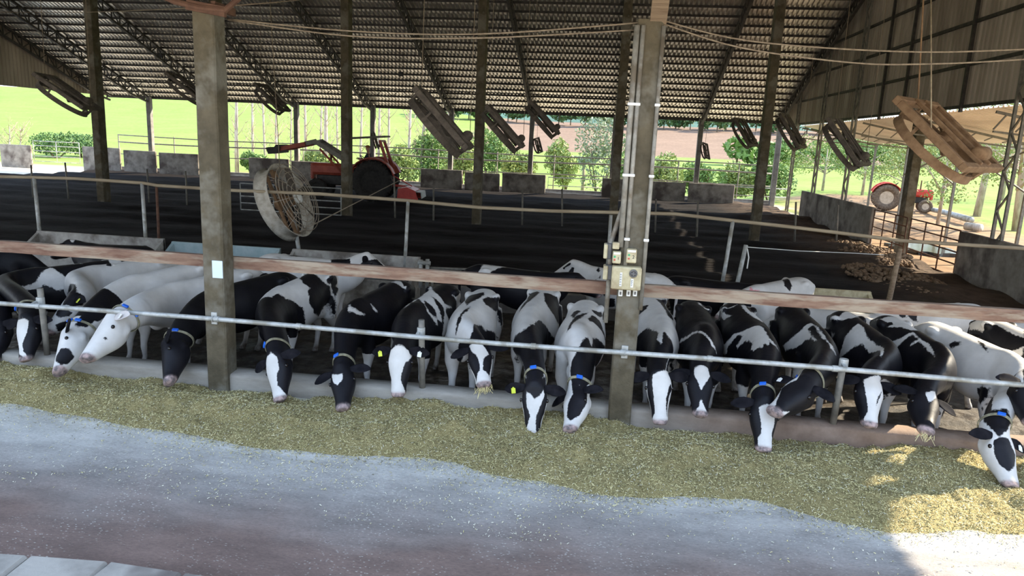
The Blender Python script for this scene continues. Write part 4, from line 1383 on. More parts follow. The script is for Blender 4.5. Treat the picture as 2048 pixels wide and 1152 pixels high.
def cow_px(key, label, hip, poll, muz, face, hz=1.09, head=None, mz=None, L=.61, **kw):
    """place a cow from where its hips, poll and muzzle stand in the lane: (pixel x, pixel y, depth)"""
    H = atZ(hip[0], hip[1], hz) if len(hip) == 2 else atY(*hip)
    P = atY(*poll)
    d = _ray(muz[0], muz[1])
    # muzzle: on its own line of sight at the head's length from the poll
    oc = CAM - P
    a, b, cc = d.dot(d), 2 * d.dot(oc), oc.dot(oc) - L * L
    disc = b * b - 4 * a * cc
    if disc < 0:
        tt = -b / (2 * a)
    else:
        near = kw.pop('near', True)
        tt = (-b + (-1 if near else 1) * math.sqrt(disc)) / (2 * a)
    kw.pop('near', None)
    Mz = CAM + d * tt
    if L and disc < 0:
        Mz = P + (Mz - P).normalized() * L
    hd = head if head is not None else (P.x - H.x, P.y - H.y)
    if VERBOSE:
        print('COW %s H %s P %s M %s len %.2f reach %.2f' % (key, tuple(round(x, 2) for x in H), tuple(round(x, 2) for x in P), tuple(round(x, 2) for x in Mz), (Mz - P).length, math.hypot(P.x - H.x, P.y - H.y)))
    return make_cow(key, label, H, hd, P, Mz, face, **kw)


VERBOSE = False
COWS = {}
def C_(key, *a, **k):
    COWS[key] = cow_px(key, *a, **k)


C_('A', 'black cow with a broad white blaze, its head lowered farthest left at the kerb', (215, 520, 2.75), (42, 632, .0), (43, 722), (-.1, -1, .4), head=(-.85, -1), collar=(.5,), tags=(None, None))
C_('A2', 'mostly black cow at the left edge with a yellow ear tag, behind the feed rail', (-55, 520, 2.3), (-18, 640, .1), (-24, 725), (0, -1, .4), tags=('y', None), legs='b')
C_('B', 'white-necked cow with head raised over the leaning pipe stub, yellow tags in its ears', (310, 512, 3.35), (140, 586, .85), (84, 664), (-.55, -.75, .45), L=.66, head=(-.5, -1), base='w', tags=('y', 'y'))
C_('D', 'white cow with a black eye patch and blue collar, head down beside the white one', (388, 525, 2.4), (122, 668, -.1), (103, 748), (-1, -.3, .3), L=.66, head=(-.36, -1), base='w', wk=.88, collar=(-.7, -1.2))
C_('E', 'big all-white cow seen in profile with a blue collar, second from the left post', (478, 538, 2.35), (214, 628, -.15), (158, 716), (-.55, -.1, .8), L=.70, head=(-.45, -1), base='w', wk=.92, collar=(-1.0, -1.7), ears=('w', 'b'), tags=('w', 'w'))
C_('F', 'all-black cow with a yellowed collar bending its head left of the left post', (548, 547, 2.3), (322, 690, -.1), (326, 770), (-1, -.2, .25), L=.64, head=(-.4, -1), collar=(-1.2,), legs='b')
C_('G', 'white-backed cow with a black neck and a white blaze, right of the left post', (635, 543), (539, 708, -.28), (553, 803), (-.28, -1, .3), head=(-.13, -1), collar=(.4,))
C_('H', 'black cow with a small white heart on its forehead and a blue collar', (790, 565), (678, 730, -.15), (682, 816), (.1, -1, .25), head=(-.2, -1), collar=(.3,))
C_('I', 'cow with a full white face, ears spread wide and tagged yellow and white', (885, 572), (797, 692, -.1), (793, 796), (0, -1, .45), head=(-.15, -1), tags=('w', 'y'), near=True)
C_('J', 'cow with hay in its mouth and a white back between black sides', (965, 582), (955, 684, .10), (967, 770), (.05, -1, .7), head=(-.05, -1), hay=True)
C_('K', 'cow with a white saddle and forked white blaze, its muzzle deepest in the feed', (1088, 577), (1068, 766, -.42), (1063, 880), (-.05, -1, .45), head=(-.08, -1), collar=(.0,), tags=(None, 'y'))
C_('L', 'patchy cow with a blue collar turning its white-sided face, left of the right post', (1172, 605), (1144, 772, -.2), (1132, 858), (-.6, -1, .35), head=(-.06, -1), collar=(-.6,))
C_('M', 'cow with an all-white face, just right of the post with electrical boxes', (1300, 590), (1320, 742, -.1), (1322, 852), (.05, -1, .45), head=(.1, -1))
C_('N', 'black cow with a thin white shoulder band and a diamond blaze', (1388, 607), (1403, 734, .05), (1403, 830), (0, -1, .6), head=(.03, -1), tags=(None, 'w'))
C_('O', 'cow with ragged white shoulders, head lowest under its neighbour facing sideways', (1478, 610), (1533, 795, -.35), (1530, 903), (0, -1, .35), head=(.1, -1), collar=(.3,))
C_('P', 'cow with head lifted sideways across its neighbour, a white blaze and open eye', (1588, 612), (1610, 752, -.25), (1542, 818), (-.5, -.5, .68), L=.66, head=(.06, -1), collar=(1.4,), tags=(None, 'w'), wk=.88)
C_('Q', 'black and white cow with a wide white blaze beside the leaning pipe stub', (1698, 628), (1746, 752, .0), (1743, 852), (0, -1, .6), head=(.1, -1), wk=.88)
C_('R', 'black cow with a white square on its forehead, chewing at the kerb', (1790, 637), (1862, 780, -.05), (1860, 862), (.05, -1, .5), head=(.12, -1), wk=.88)
C_('S', 'mostly white cow at the right with a black cheek, its muzzle reaching the sunlit lane', (1890, 650), (2012, 862, -.55), (2034, 974), (.35, -1, .4), head=(.3, -1), base='w', collar=(.4,), tags=('w', None), wk=.88)
C_('T', 'spotted black and white cow cut off by the right edge', (2000, 640), (2070, 760, -.1), (2075, 850), (.2, -1, .5), head=(.2, -1), wk=.88)


def B_(key, label, hip, wth, up=.0, hz=1.06, **k):
    """second-row cows standing along the alley: hips and withers seen over the front row"""
    H, W = atZ(hip[0], hip[1], hz), atZ(wth[0], wth[1], hz - .02)
    d = (W - H)
    d.z = 0
    d.normalize()
    P = H + d * 1.62 + V(0, 0, up - .02)
    Mz = P + (d * .80 + V(0, 0, -.62)).normalized() * .56
    if k.pop('down', False):
        P = H + d * 1.60 + V(0, 0, -.42)
        Mz = P + (d * .45 + V(0, 0, -.9)).normalized() * .56
    f = d * .6 + V(0, 0, .8)
    if VERBOSE:
        print('BACK', key, H, W)
    COWS[key] = make_cow(key, label, H, (d.x, d.y), P, Mz, f, voxel=.024, **k)


B_('U', 'black cow walking left behind the beam, farthest left of the back row', (272, 491), (175, 483), legs='b')
B_('V', 'white and black cow facing right by the concrete trough, left of the big fan pole', (560, 508), (690, 517), up=.14, base='w')
B_('W', 'black cow standing behind the beam with a white patch on its rump', (978, 530), (1090, 541))
B_('X', 'white cow with black spots standing behind the electrical boxes', (1300, 546), (1190, 531), up=.05, base='w')
B_('Z', 'black-backed cow along the pale trough, right of the post with electrical boxes', (1368, 553), (1440, 560), up=-.05, hz=.93, sc=.86)
B_('Y', 'white cow with a pink mark and a black spot, standing at the right trough', (1592, 556), (1505, 568), up=-.15, base='w')
B_('BB', 'long white cow behind the beam, right of the cow with the pink mark', (1740, 628), (1620, 612), base='w', down=True, hz=.86, sc=.84)
B_('CC', 'white cow with black flank spots behind the spotted white cow on the right', (1930, 607), (1850, 605), base='w', down=True, hz=1.0, sc=.84)
B_('DD', 'pale cow in sunlight behind the last front cow on the right', (2030, 640), (1950, 628), base='w', down=True, hz=.86, sc=.84)
B_('EE', 'black cow in the shade at the far left, behind the beam', (-120, 490), (-20, 492), legs='b', down=True)



# ------------------------------------------------------------------ fences, troughs, fans, boxes, machines
# rail on stakes along the edge of the bedding
pts = [(-60, 348), (0, 353), (150, 357), (285, 366), (315, 371), (470, 381), (640, 388), (813, 401), (960, 415), (1100, 422), (1240, 425), (1350, 428), (1465, 441), (1600, 456), (1800, 481), (1950, 491), (2048, 497), (2120, 503)]
bb = MB()
bb.tube([atY(x, y, 6.2) for x, y in pts], .036, 10)
tag(bb.build('bamboo_rail', MT['bamboo'], smooth=True), 'long weathered bamboo rail sagging along the front edge of the bedding', 'rail')


def stake(name, x0, y0, x1, y1, Y, r, label, mat='galvanized', zb=None, cat='post'):
    a, b = atY(x0, y0, Y), atY(x1, y1, Y)
    if zb is not None:
        b = a + (b - a) * ((a.z - zb) / (a.z - b.z))
    mb = MB()
    mb.tube([b, (a + b) / 2 + V(.006, 0, 0), a], [r * 1.05, r, r * .95], 10)
    return tag(mb.build(name, MT[mat], smooth=True), label, cat)


stake('rail_post', 68, 356, 79, 468, 6.2, .040, 'grey rail post standing on the leftmost trough near its left end', zb=.1)
stake('rail_post', 284, 366, 291, 482, 6.2, .040, 'grey rail post at the right end of the leftmost trough', zb=.1)
stake('rail_post', 313, 371, 318, 500, 6.25, .030, 'thin brown iron post between the two left troughs', mat='rust', zb=.1)
stake('rail_post', 816, 402, 810, 514, 6.2, .036, 'grey rail post at the right end of the long grey concrete trough', zb=.1)
stake('rail_post', 1466, 441, 1446, 556, 6.2, .038, 'slanting grey rail post on the pale trough right of the boxes', zb=.1)
stake('rail_post', 1492, 490, 1476, 558, 6.2, .042, 'short stout grey post topped with a white string', zb=.1)
stake('rail_post', 1800, 497, 1778, 598, 6.2, .050, 'sunlit brown post below the dung clods on the right', mat='wood', zb=.1)
stake('rail_post', 1222, 430, 1212, 560, 6.2, .036, 'grey rail post just left of the electrical boxes', zb=.1)
# white string from the short post
mb = MB()
a = atY(1493, 494, 6.2)
pp = [a, atY(1600, 502, 7.5), atY(1700, 506, 8.5), atY(1775, 510, 9.0)]
mb.tube(pp, .008, 6)
mb.tube([a, a + V(.02, -.02, -.05), a + V(.06, -.02, -.2), a + V(.05, -.03, -.42)], .012, 6)
tag(mb.build('string', MT['white_tag']), 'white string stretched right from the short stout post', 'string')

# stakes in the bedding
st = [(62, 330, 66, 392), (130, 325, 137, 396), (294, 338, 298, 402), (371, 342, 374, 407), (788, 352, 790, 432), (867, 375, 867, 437), (1045, 377, 1044, 447), (1124, 378, 1124, 450), (1312, 398, 1310, 462), (1396, 402, 1393, 474), (1592, 404, 1589, 480), (1676, 410, 1672, 486)]
for i, (x0, y0, x1, y1) in enumerate(st):
    p = atZ(x1, y1, BED + .02)
    stake('bedding_stake', x0, y0, x1, y1, p.y, .035, '%s thin stake from the left standing in the dark bedding' % ORD[i], mat='dull_steel', zb=BED - .1, cat='stake')

# gate of pipes in front of the tractor
def pipe_gate(name, x0, x1, y, zs, nv, label, mat, r=.022, dz=0.0):
    mb = MB()
    for z in zs:
        mb.tube([V(x0, y, z), V(x1, y, z + dz)], r, 8)
    o = mb.build(name, MT[mat], smooth=True)
    m2 = MB()
    for k in range(nv):
        x = x0 + (x1 - x0) * k / (nv - 1)
        e = dz * k / (nv - 1)
        m2 = MB()
        m2.tube([V(x, y, zs[0] + e), V(x, y, zs[-1] + e)], r, 8)
        m2.build('upright', MT[mat], o, smooth=True)
    return tag(o, label, 'gate')


g0, g1 = atY(480, 365, 17.0), atY(682, 372, 17.0)
pipe_gate('pipe_gate', g0.x, g1.x, 17.0, [.3, .55, .8, 1.05, 1.27], 4, 'grey pipe gate behind the big round fan, beside the tractor', 'galvanized')
g0, g1 = atY(66, 288, 36.6), atY(158, 290, 36.6)
pipe_gate('pipe_gate', g0.x, g1.x, 36.6, [.45, .8, 1.15, 1.5, 1.8], 3, 'grey field gate between panels at the far left', 'galvanized')
# red-brown gate under the right gable (it swings in the plane of the gable)
def side_gate(y0, y1, label):
    o = None
    mb = MB()
    for z in (.12, .45, .78, 1.1, 1.38):
        mb.tube([V(XR, y0, z), V(XR, y1, z)], .022, 8)
    o = mb.build('iron_gate', MT['rust'], smooth=True)
    m2 = MB()
    for k in range(4):
        y = y0 + (y1 - y0) * k / 3
        m2 = MB()
        m2.tube([V(XR, y, .12), V(XR, y, 1.38)], .022, 8)
        m2.build('upright', MT['rust'], o, smooth=True)
    tag(o, label, 'gate')


side_gate(12.75, 16.0, 'rusty pipe gate right of the middle-row post under the right gable')
side_gate(16.3, 19.2, 'rusty pipe gate left of the middle-row post, by the low wall')

# far pipe fence
fx = [-33, -29, -24.5, -20, -15.5, -11, -7.2, -3.6, .2, 4, 7.6]
for i, x in enumerate(fx):
    mb = MB()
    mb.tube([V(x, 37.1, -.1), V(x, 37.1, 2.5)], .035, 8)
    tag(mb.build('fence_post', MT['dull_steel'], smooth=True), '%s thin post from the left of the far pipe fence' % ORD[i], 'fence post')
for i, (z, r) in enumerate(((2.42, .035), (2.0, .045), (1.25, .03))):
    mb = MB()
    mb.tube([V(x, 37.05, z + .05 * math.sin(x * .31 + i)) for x in np.linspace(-33, 9.5, 40)], r, 8)
    tag(mb.build('fence_rail', MT['dull_steel'], smooth=True), '%s pipe rail of the far fence beyond the panels' % ('top', 'middle', 'bottom')[i], 'fence rail')
for i, (x0, x1) in enumerate(((745, 790), (1096, 1210), (1470, 1580))):
    a, b = atY(x0, 368, 36.9), atY(x1, 372, 36.9)
    mb = MB()
    z0 = .1
    h = 1.0
    mb.tube([V(a.x, 36.9, z0), V(a.x, 36.9, z0 + h), V(b.x - .15, 36.9, z0 + h), V(b.x, 36.9, z0 + h - .15), V(b.x, 36.9, z0)], .03, 8)
    mb.tube([V(a.x, 36.9, z0 + .5), V(b.x, 36.9, z0 + .5)], .025, 8)
    tag(mb.build('hoop_barrier', MT['galvanized'], smooth=True), ('%s bent pipe barrier closing a gap between far panels' % ('leftmost', 'middle', 'rightmost')[i]), 'barrier')

# concrete water troughs between alley and bedding
def trough(px0, px1, y, ztop, label, mat, dep=.62, wall=.07):
    a, b = atY(px0, 500, y), atY(px1, 500, y)
    x0, x1 = a.x, b.x
    mb = MB()
    zb = ZF
    L, cx = x1 - x0, (x0 + x1) / 2
    zf = ztop - .42
    mb.cbox((cx, y - dep / 2, (zf + zb) / 2), (L, wall, zf - zb), .015)
    mb.cbox((cx, y + dep / 2, (ztop + zb) / 2), (L, wall, ztop - zb), .015)
    for xe in (x0, x1 - wall):
        mb.prism([(-dep / 2 - wall / 2, zb), (dep / 2 + wall / 2, zb), (dep / 2 + wall / 2, ztop), (-dep / 2 - wall / 2, zf)], (xe, y, 0), (0, 1, 0), (0, 0, 1), (wall, 0, 0))
    o = mb.build('water_trough', MT[mat])
    wt = MB()
    wt.box((cx, y, zf - .10), (L - 2 * wall, dep - wall, .02))
    wt.build('water', MT['puddle'], o)
    return tag(o, label, 'trough')


t = NT('puddle')
t.bump(t.noise(14, 3), .15, .01)
MT['puddle'] = t.fin((.05, .06, .07), .06, spec=.6)
trough(55, 311, 5.75, .86, 'grey concrete trough at the left, behind a black cow', 'concrete')
trough(327, 547, 5.85, .80, 'pale blue-grey trough behind the left post', 'water_blue')
trough(572, 833, 5.9, .80, 'long grey concrete trough with bare end block, left of centre', 'concrete')
trough(1335, 1500, 5.9, .66, 'pale concrete trough right of the electrical boxes', 'concrete')
trough(1630, 1768, 5.8, .72, 'cream trough with blue-grey edge near the sunlit brown post', 'beige_box')
# valve and pipe
p = atY(848, 526, 5.6)
mb = MB()
mb.tube([p + V(-.06, 0, -.5), p + V(-.06, 0, .06)], .04, 10)
mb.tube([p + V(.07, 0, -.5), p + V(.07, 0, .08)], .04, 10)
mb.tube([p + V(-.12, 0, .0), p + V(.13, 0, .0)], .045, 10)
tag(mb.build('water_valve', MT['galvanized'], smooth=True), 'small grey water valve at the end of the long concrete trough', 'valve')
mb = MB()
a, b = atY(855, 536, 5.7), atY(1080, 545, 5.7)
mb.tube([a, b], .03, 8)
mb.tube([V(a.x + .1, a.y, a.z), V(a.x + .1, a.y, ZF)], .03, 8)
mb.tube([V(b.x - .1, b.y, b.z), V(b.x - .1, b.y, ZF)], .03, 8)
tag(mb.build('low_pipe', MT['dull_steel'], smooth=True), 'low grey pipe running from the valve behind the black cow', 'pipe')

# clods of dung on the sunlit post and along the gate
def clods(name, cx, cy, cz, rx, ry, n, s, label, mat='soil_pile', seed=1, zk=.5):
    r_ = random.Random(seed)
    mb = MB()
    for k in range(n):
        a, d = r_.random() * 6.28, math.sqrt(r_.random())
        x, y = cx + rx * d * math.cos(a), cy + ry * d * math.sin(a)
        q = s * (.4 + r_.random())
        mb.ball((x, y, cz + (1 - d) * zk * q + .02), (q, q * (.6 + .5 * r_.random()), q * (.4 + .4 * r_.random())), 7, 5, Euler((r_.random(), r_.random(), r_.random() * 6)).to_matrix())
    o = mb.build(name, MT[mat])
    return tag(o, label, 'heap', kind='stuff')


p = atY(1790, 510, 7.2)
clods('dung_clods', 7.3, 11.5, BED - .0, 1.1, 2.2, 700, .055, 'lumpy brown dung heap in the sun by the right gate', seed=4, zk=2.0)
clods('dung_clods', 8.3, 16.5, BED + .0, .9, 3.0, 700, .06, 'lumpy brown dung heap along the low wall by the gate', seed=5, zk=2.0)
p = atY(1798, 510, 6.35)
clods('dung_clods', p.x, p.y, p.z - .06, .26, .12, 60, .045, 'crumbly dung clods piled round the sunlit brown post', seed=6, zk=1.0)

# puddle and pipes in the yard
a = atZ(1845, 497, .03)
mb = MB()
n = 26
ring = [V(a.x + 1.0 * (1 + .2 * math.sin(3 * k)) * math.cos(k * 6.2832 / n), a.y + 1.5 * (1 + .15 * math.cos(2.3 * k)) * math.sin(k * 6.2832 / n), .075) for k in range(n)]
mb.add(ring + [q + V(0, 0, -.2) for q in ring], [tuple(range(n))] + [(k, (k + 1) % n, n + (k + 1) % n, n + k) for k in range(n)])
tag(mb.build('puddle', MT['puddle']), 'blue shining puddle behind the rusty gate', 'puddle')

# ------------------------------------------------------------------ fans
def make_fan(label, body, wire, drum_mat, blade='fan_dust', guard=2):
    """barrel fan of 1.42 m: axis along local Y; frame, drum, motor, blades, wire guards"""
    root = link('barn_fan', None)
    R, W = .70, .30
    mb = MB()
    mb.lathe((0, 0, 0), (0, 1, 0), [(R + .06, -W / 2), (R, -W / 2 + .05), (R - .01, 0), (R, W / 2 - .05), (R + .06, W / 2), (R + .075, W / 2), (R + .02, W / 2 - .05), (R + .005, 0), (R + .02, -W / 2 + .05), (R + .075, -W / 2)], 40, closed=True)
    mb.build('drum', MT[drum_mat], root, smooth=True)
    mb = MB()
    mb.bar((0, .02, -R), (0, .02, R), .07, .05, (0, 1, 0))
    mb.bar((-.18, .06, -R + .03), (-.18, .06, R - .03), .05, .05, (0, 1, 0))
    mb.bar((.18, .06, -R + .03), (.18, .06, R - .03), .05, .05, (0, 1, 0))
    mb.build('motor_bar', MT[body], root)
    mb = MB()
    mb.lathe((0, 0, 0), (0, 1, 0), [(.05, -.20), (.11, -.18), (.12, -.02), (.12, .16), (.09, .20), (.04, .21)], 18)
    mb.build('motor', MT[body], root, smooth=True)
    MB().lathe((0, 0, 0), (0, 1, 0), [(.05, -.36), (.11, -.34), (.12, -.30), (.12, -.28)], 18).build('motor_cap', MT['white_tag'], root)
    hub = MB().lathe((0, 0, 0), (0, 1, 0), [(.03, -.30), (.09, -.29), (.10, -.2), (.09, -.19)], 16).build('hub', MT[body], root, smooth=True)
    for k in range(6):
        a = k * math.pi / 3 + .3
        e = V(math.cos(a), 0, math.sin(a))
        tt = V(-math.sin(a), 0, math.cos(a))
        b = MB()
        vs, fs = [], []
        for j in range(5):
            u = j / 4
            r_ = .09 + (R - .15) * u
            wd = .035 + .045 * math.sin(u * 2.6)
            tw = .75 - .35 * u
            for s_ in (-1, 1):
                for h in (-1, 1):
                    vs.append(e * r_ + (tt * math.cos(tw) + V(0, 1, 0) * math.sin(tw)) * wd * s_ + V(0, -.245 + .006 * h, 0))
        for j in range(4):
            o_ = j * 4
            for q in ((0, 1), (1, 3), (3, 2), (2, 0)):
                fs.append((o_ + q[0], o_ + q[1], o_ + 4 + q[1], o_ + 4 + q[0]))
        fs += [(0, 2, 3, 1), (16, 17, 19, 18)]
        b.add(vs, fs).build('blade', MT[blade], hub)
    for side_, y in ((1, W / 2 + .02), (-1, -W / 2 - .16))[:guard]:
        g = MB()
        for q, (rr, yo) in enumerate(((.16, .06), (.28, .05), (.40, .03), (.52, .02), (.62, .01), (.70, 0))):
            g.ring((0, y + side_ * yo, 0), (0, 1, 0), rr, .008, 32, 5)
        for k in range(8):
            a = k * math.pi / 4
            e = V(math.cos(a), 0, math.sin(a))
            g.tube([e * .12 + V(0, y + side_ * .06, 0), e * .45 + V(0, y + side_ * .03, 0), e * (R + .03) + V(0, side_ * W / 2, 0)], .007, 5)
        g.build('wire_guard', MT[wire], root, smooth=True)
    return tag(root, label, 'fan')


def rod(name, a, b, r, mat, label, cat, group=None):
    m_ = MB()
    m_.tube([a, (Vector(a) + Vector(b)) / 2, b], r, 6)
    return tag(m_.build(name, MT[mat], smooth=True), label, cat, group)


# the large round fan on its pole
fc = atY(570, 405, 6.9)
big = make_fan('big round wire-caged fan on a pole behind the left post', 'fan_brown', 'fan_wire', 'fan_pale')
big['group'] = None
del big['group']
big.location = fc
big.rotation_euler = (math.radians(-23), 0, math.radians(86))
big.scale = (1.10,) * 3
stake('fan_pole', 588, 440, 597, 500, 7.0, .045, 'grey pole standing under the big round fan', zb=.1, cat='pole')
rod('hanging_wire', fc + V(-.1, 0, .70), atY(540, 0, 7.4), .008, 'wire', 'thin wire holding up the big round fan', 'wire')
rod('guy_wire', fc + V(.35, -.05, -.62), atY(816, 352, 17.0), .014, 'fan_wire', 'pale guy wire slanting up right from the big round fan', 'wire')

# box-framed fans tilted on their wires
def make_box_fan(label, body):
    """square housing open on both faces with a round shroud under it, tilted on wires; face normal along local Z"""
    root = link('tilted_fan', None)
    H, D = .66, .11
    mb = MB()
    for s_ in (-1, 1):
        mb.cbox((s_ * H, 0, .06), (.10, 2 * H + .10, D), .01)
        mb.cbox((0, s_ * H, .06), (2 * H - .10, .10, D), .01)
    for sx in (-1, 1):
        for sy in (-1, 1):
            mb.prism([(0, 0), (.34, 0), (0, .34)], (sx * (H - .04), sy * (H - .04), .02), (-sx, 0, 0), (0, -sy, 0), (0, 0, .04))
    mb.build('housing', MT[body], root)
    mb = MB()
    mb.lathe((0, 0, 0), (0, 0, 1), [(.62, -.13), (.66, -.23), (.70, -.24), (.665, -.12)], 36, closed=True)
    for k in range(4):
        a = math.pi / 4 + k * math.pi / 2 + .5
        e = V(math.cos(a), math.sin(a), 0)
        mb.bar(e * .64 + V(0, 0, -.15), e * .66 + V(0, 0, .02), .04, .03)
    mb.bar((-.66, -.2, .02), (-.64, -.15, -.18), .05, .05)
    mb.bar((.66, .2, .02), (.64, .15, -.18), .05, .05)
    mb.build('shroud', MT[body], root, smooth=False)
    mb = MB()
    mb.cbox((0, .16, .12), (2 * H, .07, .06), .01)
    mb.cbox((0, -.16, .12), (2 * H, .07, .06), .01)
    mb.build('motor_bar', MT[body], root)
    mb = MB()
    mb.lathe((.50, .0, .18), (0, 1, 0), [(.05, -.17), (.09, -.15), (.10, 0), (.10, .14), (.05, .17)], 14)
    mb.build('motor', MT[body], root, smooth=True)
    hub = MB().lathe((0, 0, 0), (0, 0, 1), [(.03, -.08), (.10, -.07), (.11, .02), (.06, .10)], 14).build('hub', MT[body], root, smooth=True)
    for k in range(6):
        a = k * math.pi / 3 + .2
        e, tt = V(math.cos(a), math.sin(a), 0), V(-math.sin(a), math.cos(a), 0)
        vs, fs = [], []
        for j in range(4):
            u = j / 3
            r_, wd, tw = .09 + .47 * u, .06 + .07 * u, .8 - .35 * u
            for s_ in (-1, 1):
                for h in (-1, 1):
                    vs.append(e * r_ + (tt * math.cos(tw) + V(0, 0, 1) * math.sin(tw)) * wd * s_ + V(0, 0, .006 * h - .02))
        for j in range(3):
            o_ = j * 4
            for q in ((0, 1), (1, 3), (3, 2), (2, 0)):
                fs.append((o_ + q[0], o_ + q[1], o_ + 4 + q[1], o_ + 4 + q[0]))
        fs += [(0, 2, 3, 1), (12, 13, 15, 14)]
        MB().add(vs, fs).build('blade', MT[body], hub)
    return tag(root, label, 'fan')


fans = [(885, 243, 6.0, 47, 1.05, -7, 'large dusty fan tilted in front of the middle posts, nearest of the dark ones'),
        (1008, 257, 11.3, 46, 1.0, -4, 'dusty tilted fan hanging right of the middle post at the centre'),
        (1087, 238, 15.5, 46, .96, -4, 'tilted fan hanging highest and farthest of the three in the centre'),
        (134, 188, 9.0, 36, .92, -20, 'dark tilted fan at the far left in front of the leftmost post'),
        (376, 177, 15.0, 38, .92, -20, 'dark tilted fan partly behind the left front post'),
        (543, 197, 18.5, 46, .92, -22, 'small dark tilted fan between the left front post and the truss'),
        (1490, 266, 24.0, 56, .95, -18, 'small dark fan left of the right middle-row post'),
        (1583, 264, 18.5, 56, .95, -12, 'dark tilted fan just right of the right middle-row post'),
        (1694, 287, 11.0, 52, .98, -12, 'dark tilted fan in front of the lattice columns on the right')]
f0 = None
for i, (x, y, Y, tl, sc_, yo, lab) in enumerate(fans):
    c = atY(x, y, Y)
    if f0 is None:
        f0 = make_box_fan(lab, 'fan_dust')
        f0['group'] = 'dusty fans hung tilted in the barn'
        o = f0
        o.location = c
    else:
        o = dup(f0, c, lab)
    o.rotation_euler = (0, math.radians(tl), math.atan2(-(c.x - CAM.x), c.y - CAM.y) + math.radians(yo))
    o.scale = (sc_, sc_, sc_)
    Mx = Matrix.Translation(c) @ o.rotation_euler.to_matrix().to_4x4() @ Matrix.Scale(sc_, 4)
    short = lab.split(',')[0]
    for q, lp in enumerate((V(-.71, 0, .115), V(.66, 0, .10))):
        e_ = Mx @ lp
        e_ = e_ + V(0, 0, .004 if q == 0 else -.02)
        rod('hanging_wire', e_, V(e_.x, e_.y + .15, roof_z(e_.y + .15) + .06), .007, 'wire', ('upper' if q == 0 else 'lower') + ' hanging wire of the ' + ' '.join(short.split()[:9]), 'wire')
c = atY(1890, 276, 3.6)
nf = make_box_fan('brown box fan hanging nearest at the right, in front of the post', 'fan_brown')
nf.location = c
nf.rotation_euler = (0, math.radians(42), math.atan2(-(c.x - CAM.x), c.y - CAM.y) - math.radians(20))
nf.scale = (1.04,) * 3
Mx = Matrix.Translation(c) @ nf.rotation_euler.to_matrix().to_4x4() @ Matrix.Scale(1.04, 4)
rod('hanging_wire', Mx @ V(-.71, .0, .115) + V(0, 0, .004), atY(1850, -60, 3.7), .012, 'fan_brown', 'rusty rod from above holding the brown box fan', 'wire')
rod('hanging_wire', Mx @ V(.0, -.66, .08), atY(1862, -60, 3.8), .010, 'bamboo', 'pale cord on the top edge of the brown box fan', 'wire')
for i, (x, y, Y) in enumerate(((751, 281, 30.0), (1076, 291, 33.0), (1411, 302, 33.0))):
    c = atY(x, y, Y)
    o = dup(f0, c, 'small distant fan hanging ' + ('above the loader tractor by the left eave posts', 'under the far eave right of the centre fans', 'at the far eave right of the box post')[i])
    o.rotation_euler = (math.radians(20), math.radians(72), math.radians((40, 8, 30)[i]))
    o.scale = (.62,) * 3
    e_ = Matrix.Translation(c) @ o.rotation_euler.to_matrix().to_4x4() @ Matrix.Scale(.62, 4) @ V(-.71, 0, .115) + V(0, 0, .004)
    rod('hanging_wire', e_, V(e_.x, e_.y, roof_z(e_.y) + .06), .008, 'wire', 'wire of the distant fan ' + ('above the tractor', 'right of the centre fans', 'right of the box post')[i], 'wire')

# ------------------------------------------------------------------ electrical boxes and conduits on the right post
def text(parent, s, size, loc, mat, name='lettering', rot=(math.radians(90), 0, 0)):
    cu = bpy.data.curves.new(name, 'FONT')
    cu.body = s
    cu.size = size
    cu.align_x = 'CENTER'
    cu.align_y = 'CENTER'
    cu.extrude = .0008
    tmp = bpy.data.objects.new('tmp', cu)
    COL.objects.link(tmp)
    dg_ = bpy.context.evaluated_depsgraph_get()
    me = bpy.data.meshes.new_from_object(tmp.evaluated_get(dg_))
    bpy.data.objects.remove(tmp, do_unlink=True)
    me.materials.clear()
    me.materials.append(mat)
    return link(name, me, parent, loc, rot)


yf = -.135
def on_post(x, y, Y=yf):
    return atY(x, y, Y)


c = on_post(1252, 553)
mb = MB()
mb.cbox((c.x, yf - .07, c.z), (.325, .14, .255), .012)
pb = mb.build('switch_panel', MT['beige_box'])
mb = MB()
for k in range(18):
    mb.box((c.x - .15 + .0176 * k, yf - .1415, c.z), (.004, .004, .23))
mb.build('cover_ribs', MT['beige_box'], pb)
mb = MB()
mb.cbox((c.x - .06, yf - .145, c.z - .01), (.026, .006, .155), .002)
lb = mb.build('paper_label', MT['white_tag'], pb)
lb2 = MB().cbox((c.x + .065, yf - .145, c.z - .045), (.030, .006, .10), .002).build('paper_label', MT['white_tag'], pb)
for k in range(5):
    m_ = MB()
    zz = c.z + .05 - .028 * k
    m_.box((c.x - .06, yf - .149, zz), (.016, .002, .004))
    m_.box((c.x - .066, yf - .149, zz - .008), (.004, .002, .014))
    m_.box((c.x - .056, yf - .149, zz - .010), (.012, .002, .003))
    m_.build('label_mark', MT['ink'], lb)
for k in range(3):
    m_ = MB()
    zz = c.z - .015 - .024 * k
    m_.box((c.x + .065, yf - .149, zz), (.018, .002, .004))
    m_.box((c.x + .060, yf - .149, zz - .009), (.004, .002, .014))
    m_.build('label_mark', MT['ink'], lb2)
mb = MB()
mb.lathe((c.x + .072, yf - .14, c.z + .065), (0, -1, 0), [(.044, 0), (.046, .012), (.040, .022), (.032, .022), (.030, .010)], 22)
mb.bar((c.x + .045, yf - .166, c.z + .065), (c.x + .099, yf - .166, c.z + .065), .012, .014)
mb.bar((c.x + .072, yf - .166, c.z + .042), (c.x + .072, yf - .166, c.z + .088), .012, .014, (0, 1, 0))
mb.build('rotary_switch', MT['grey_plastic'], pb)
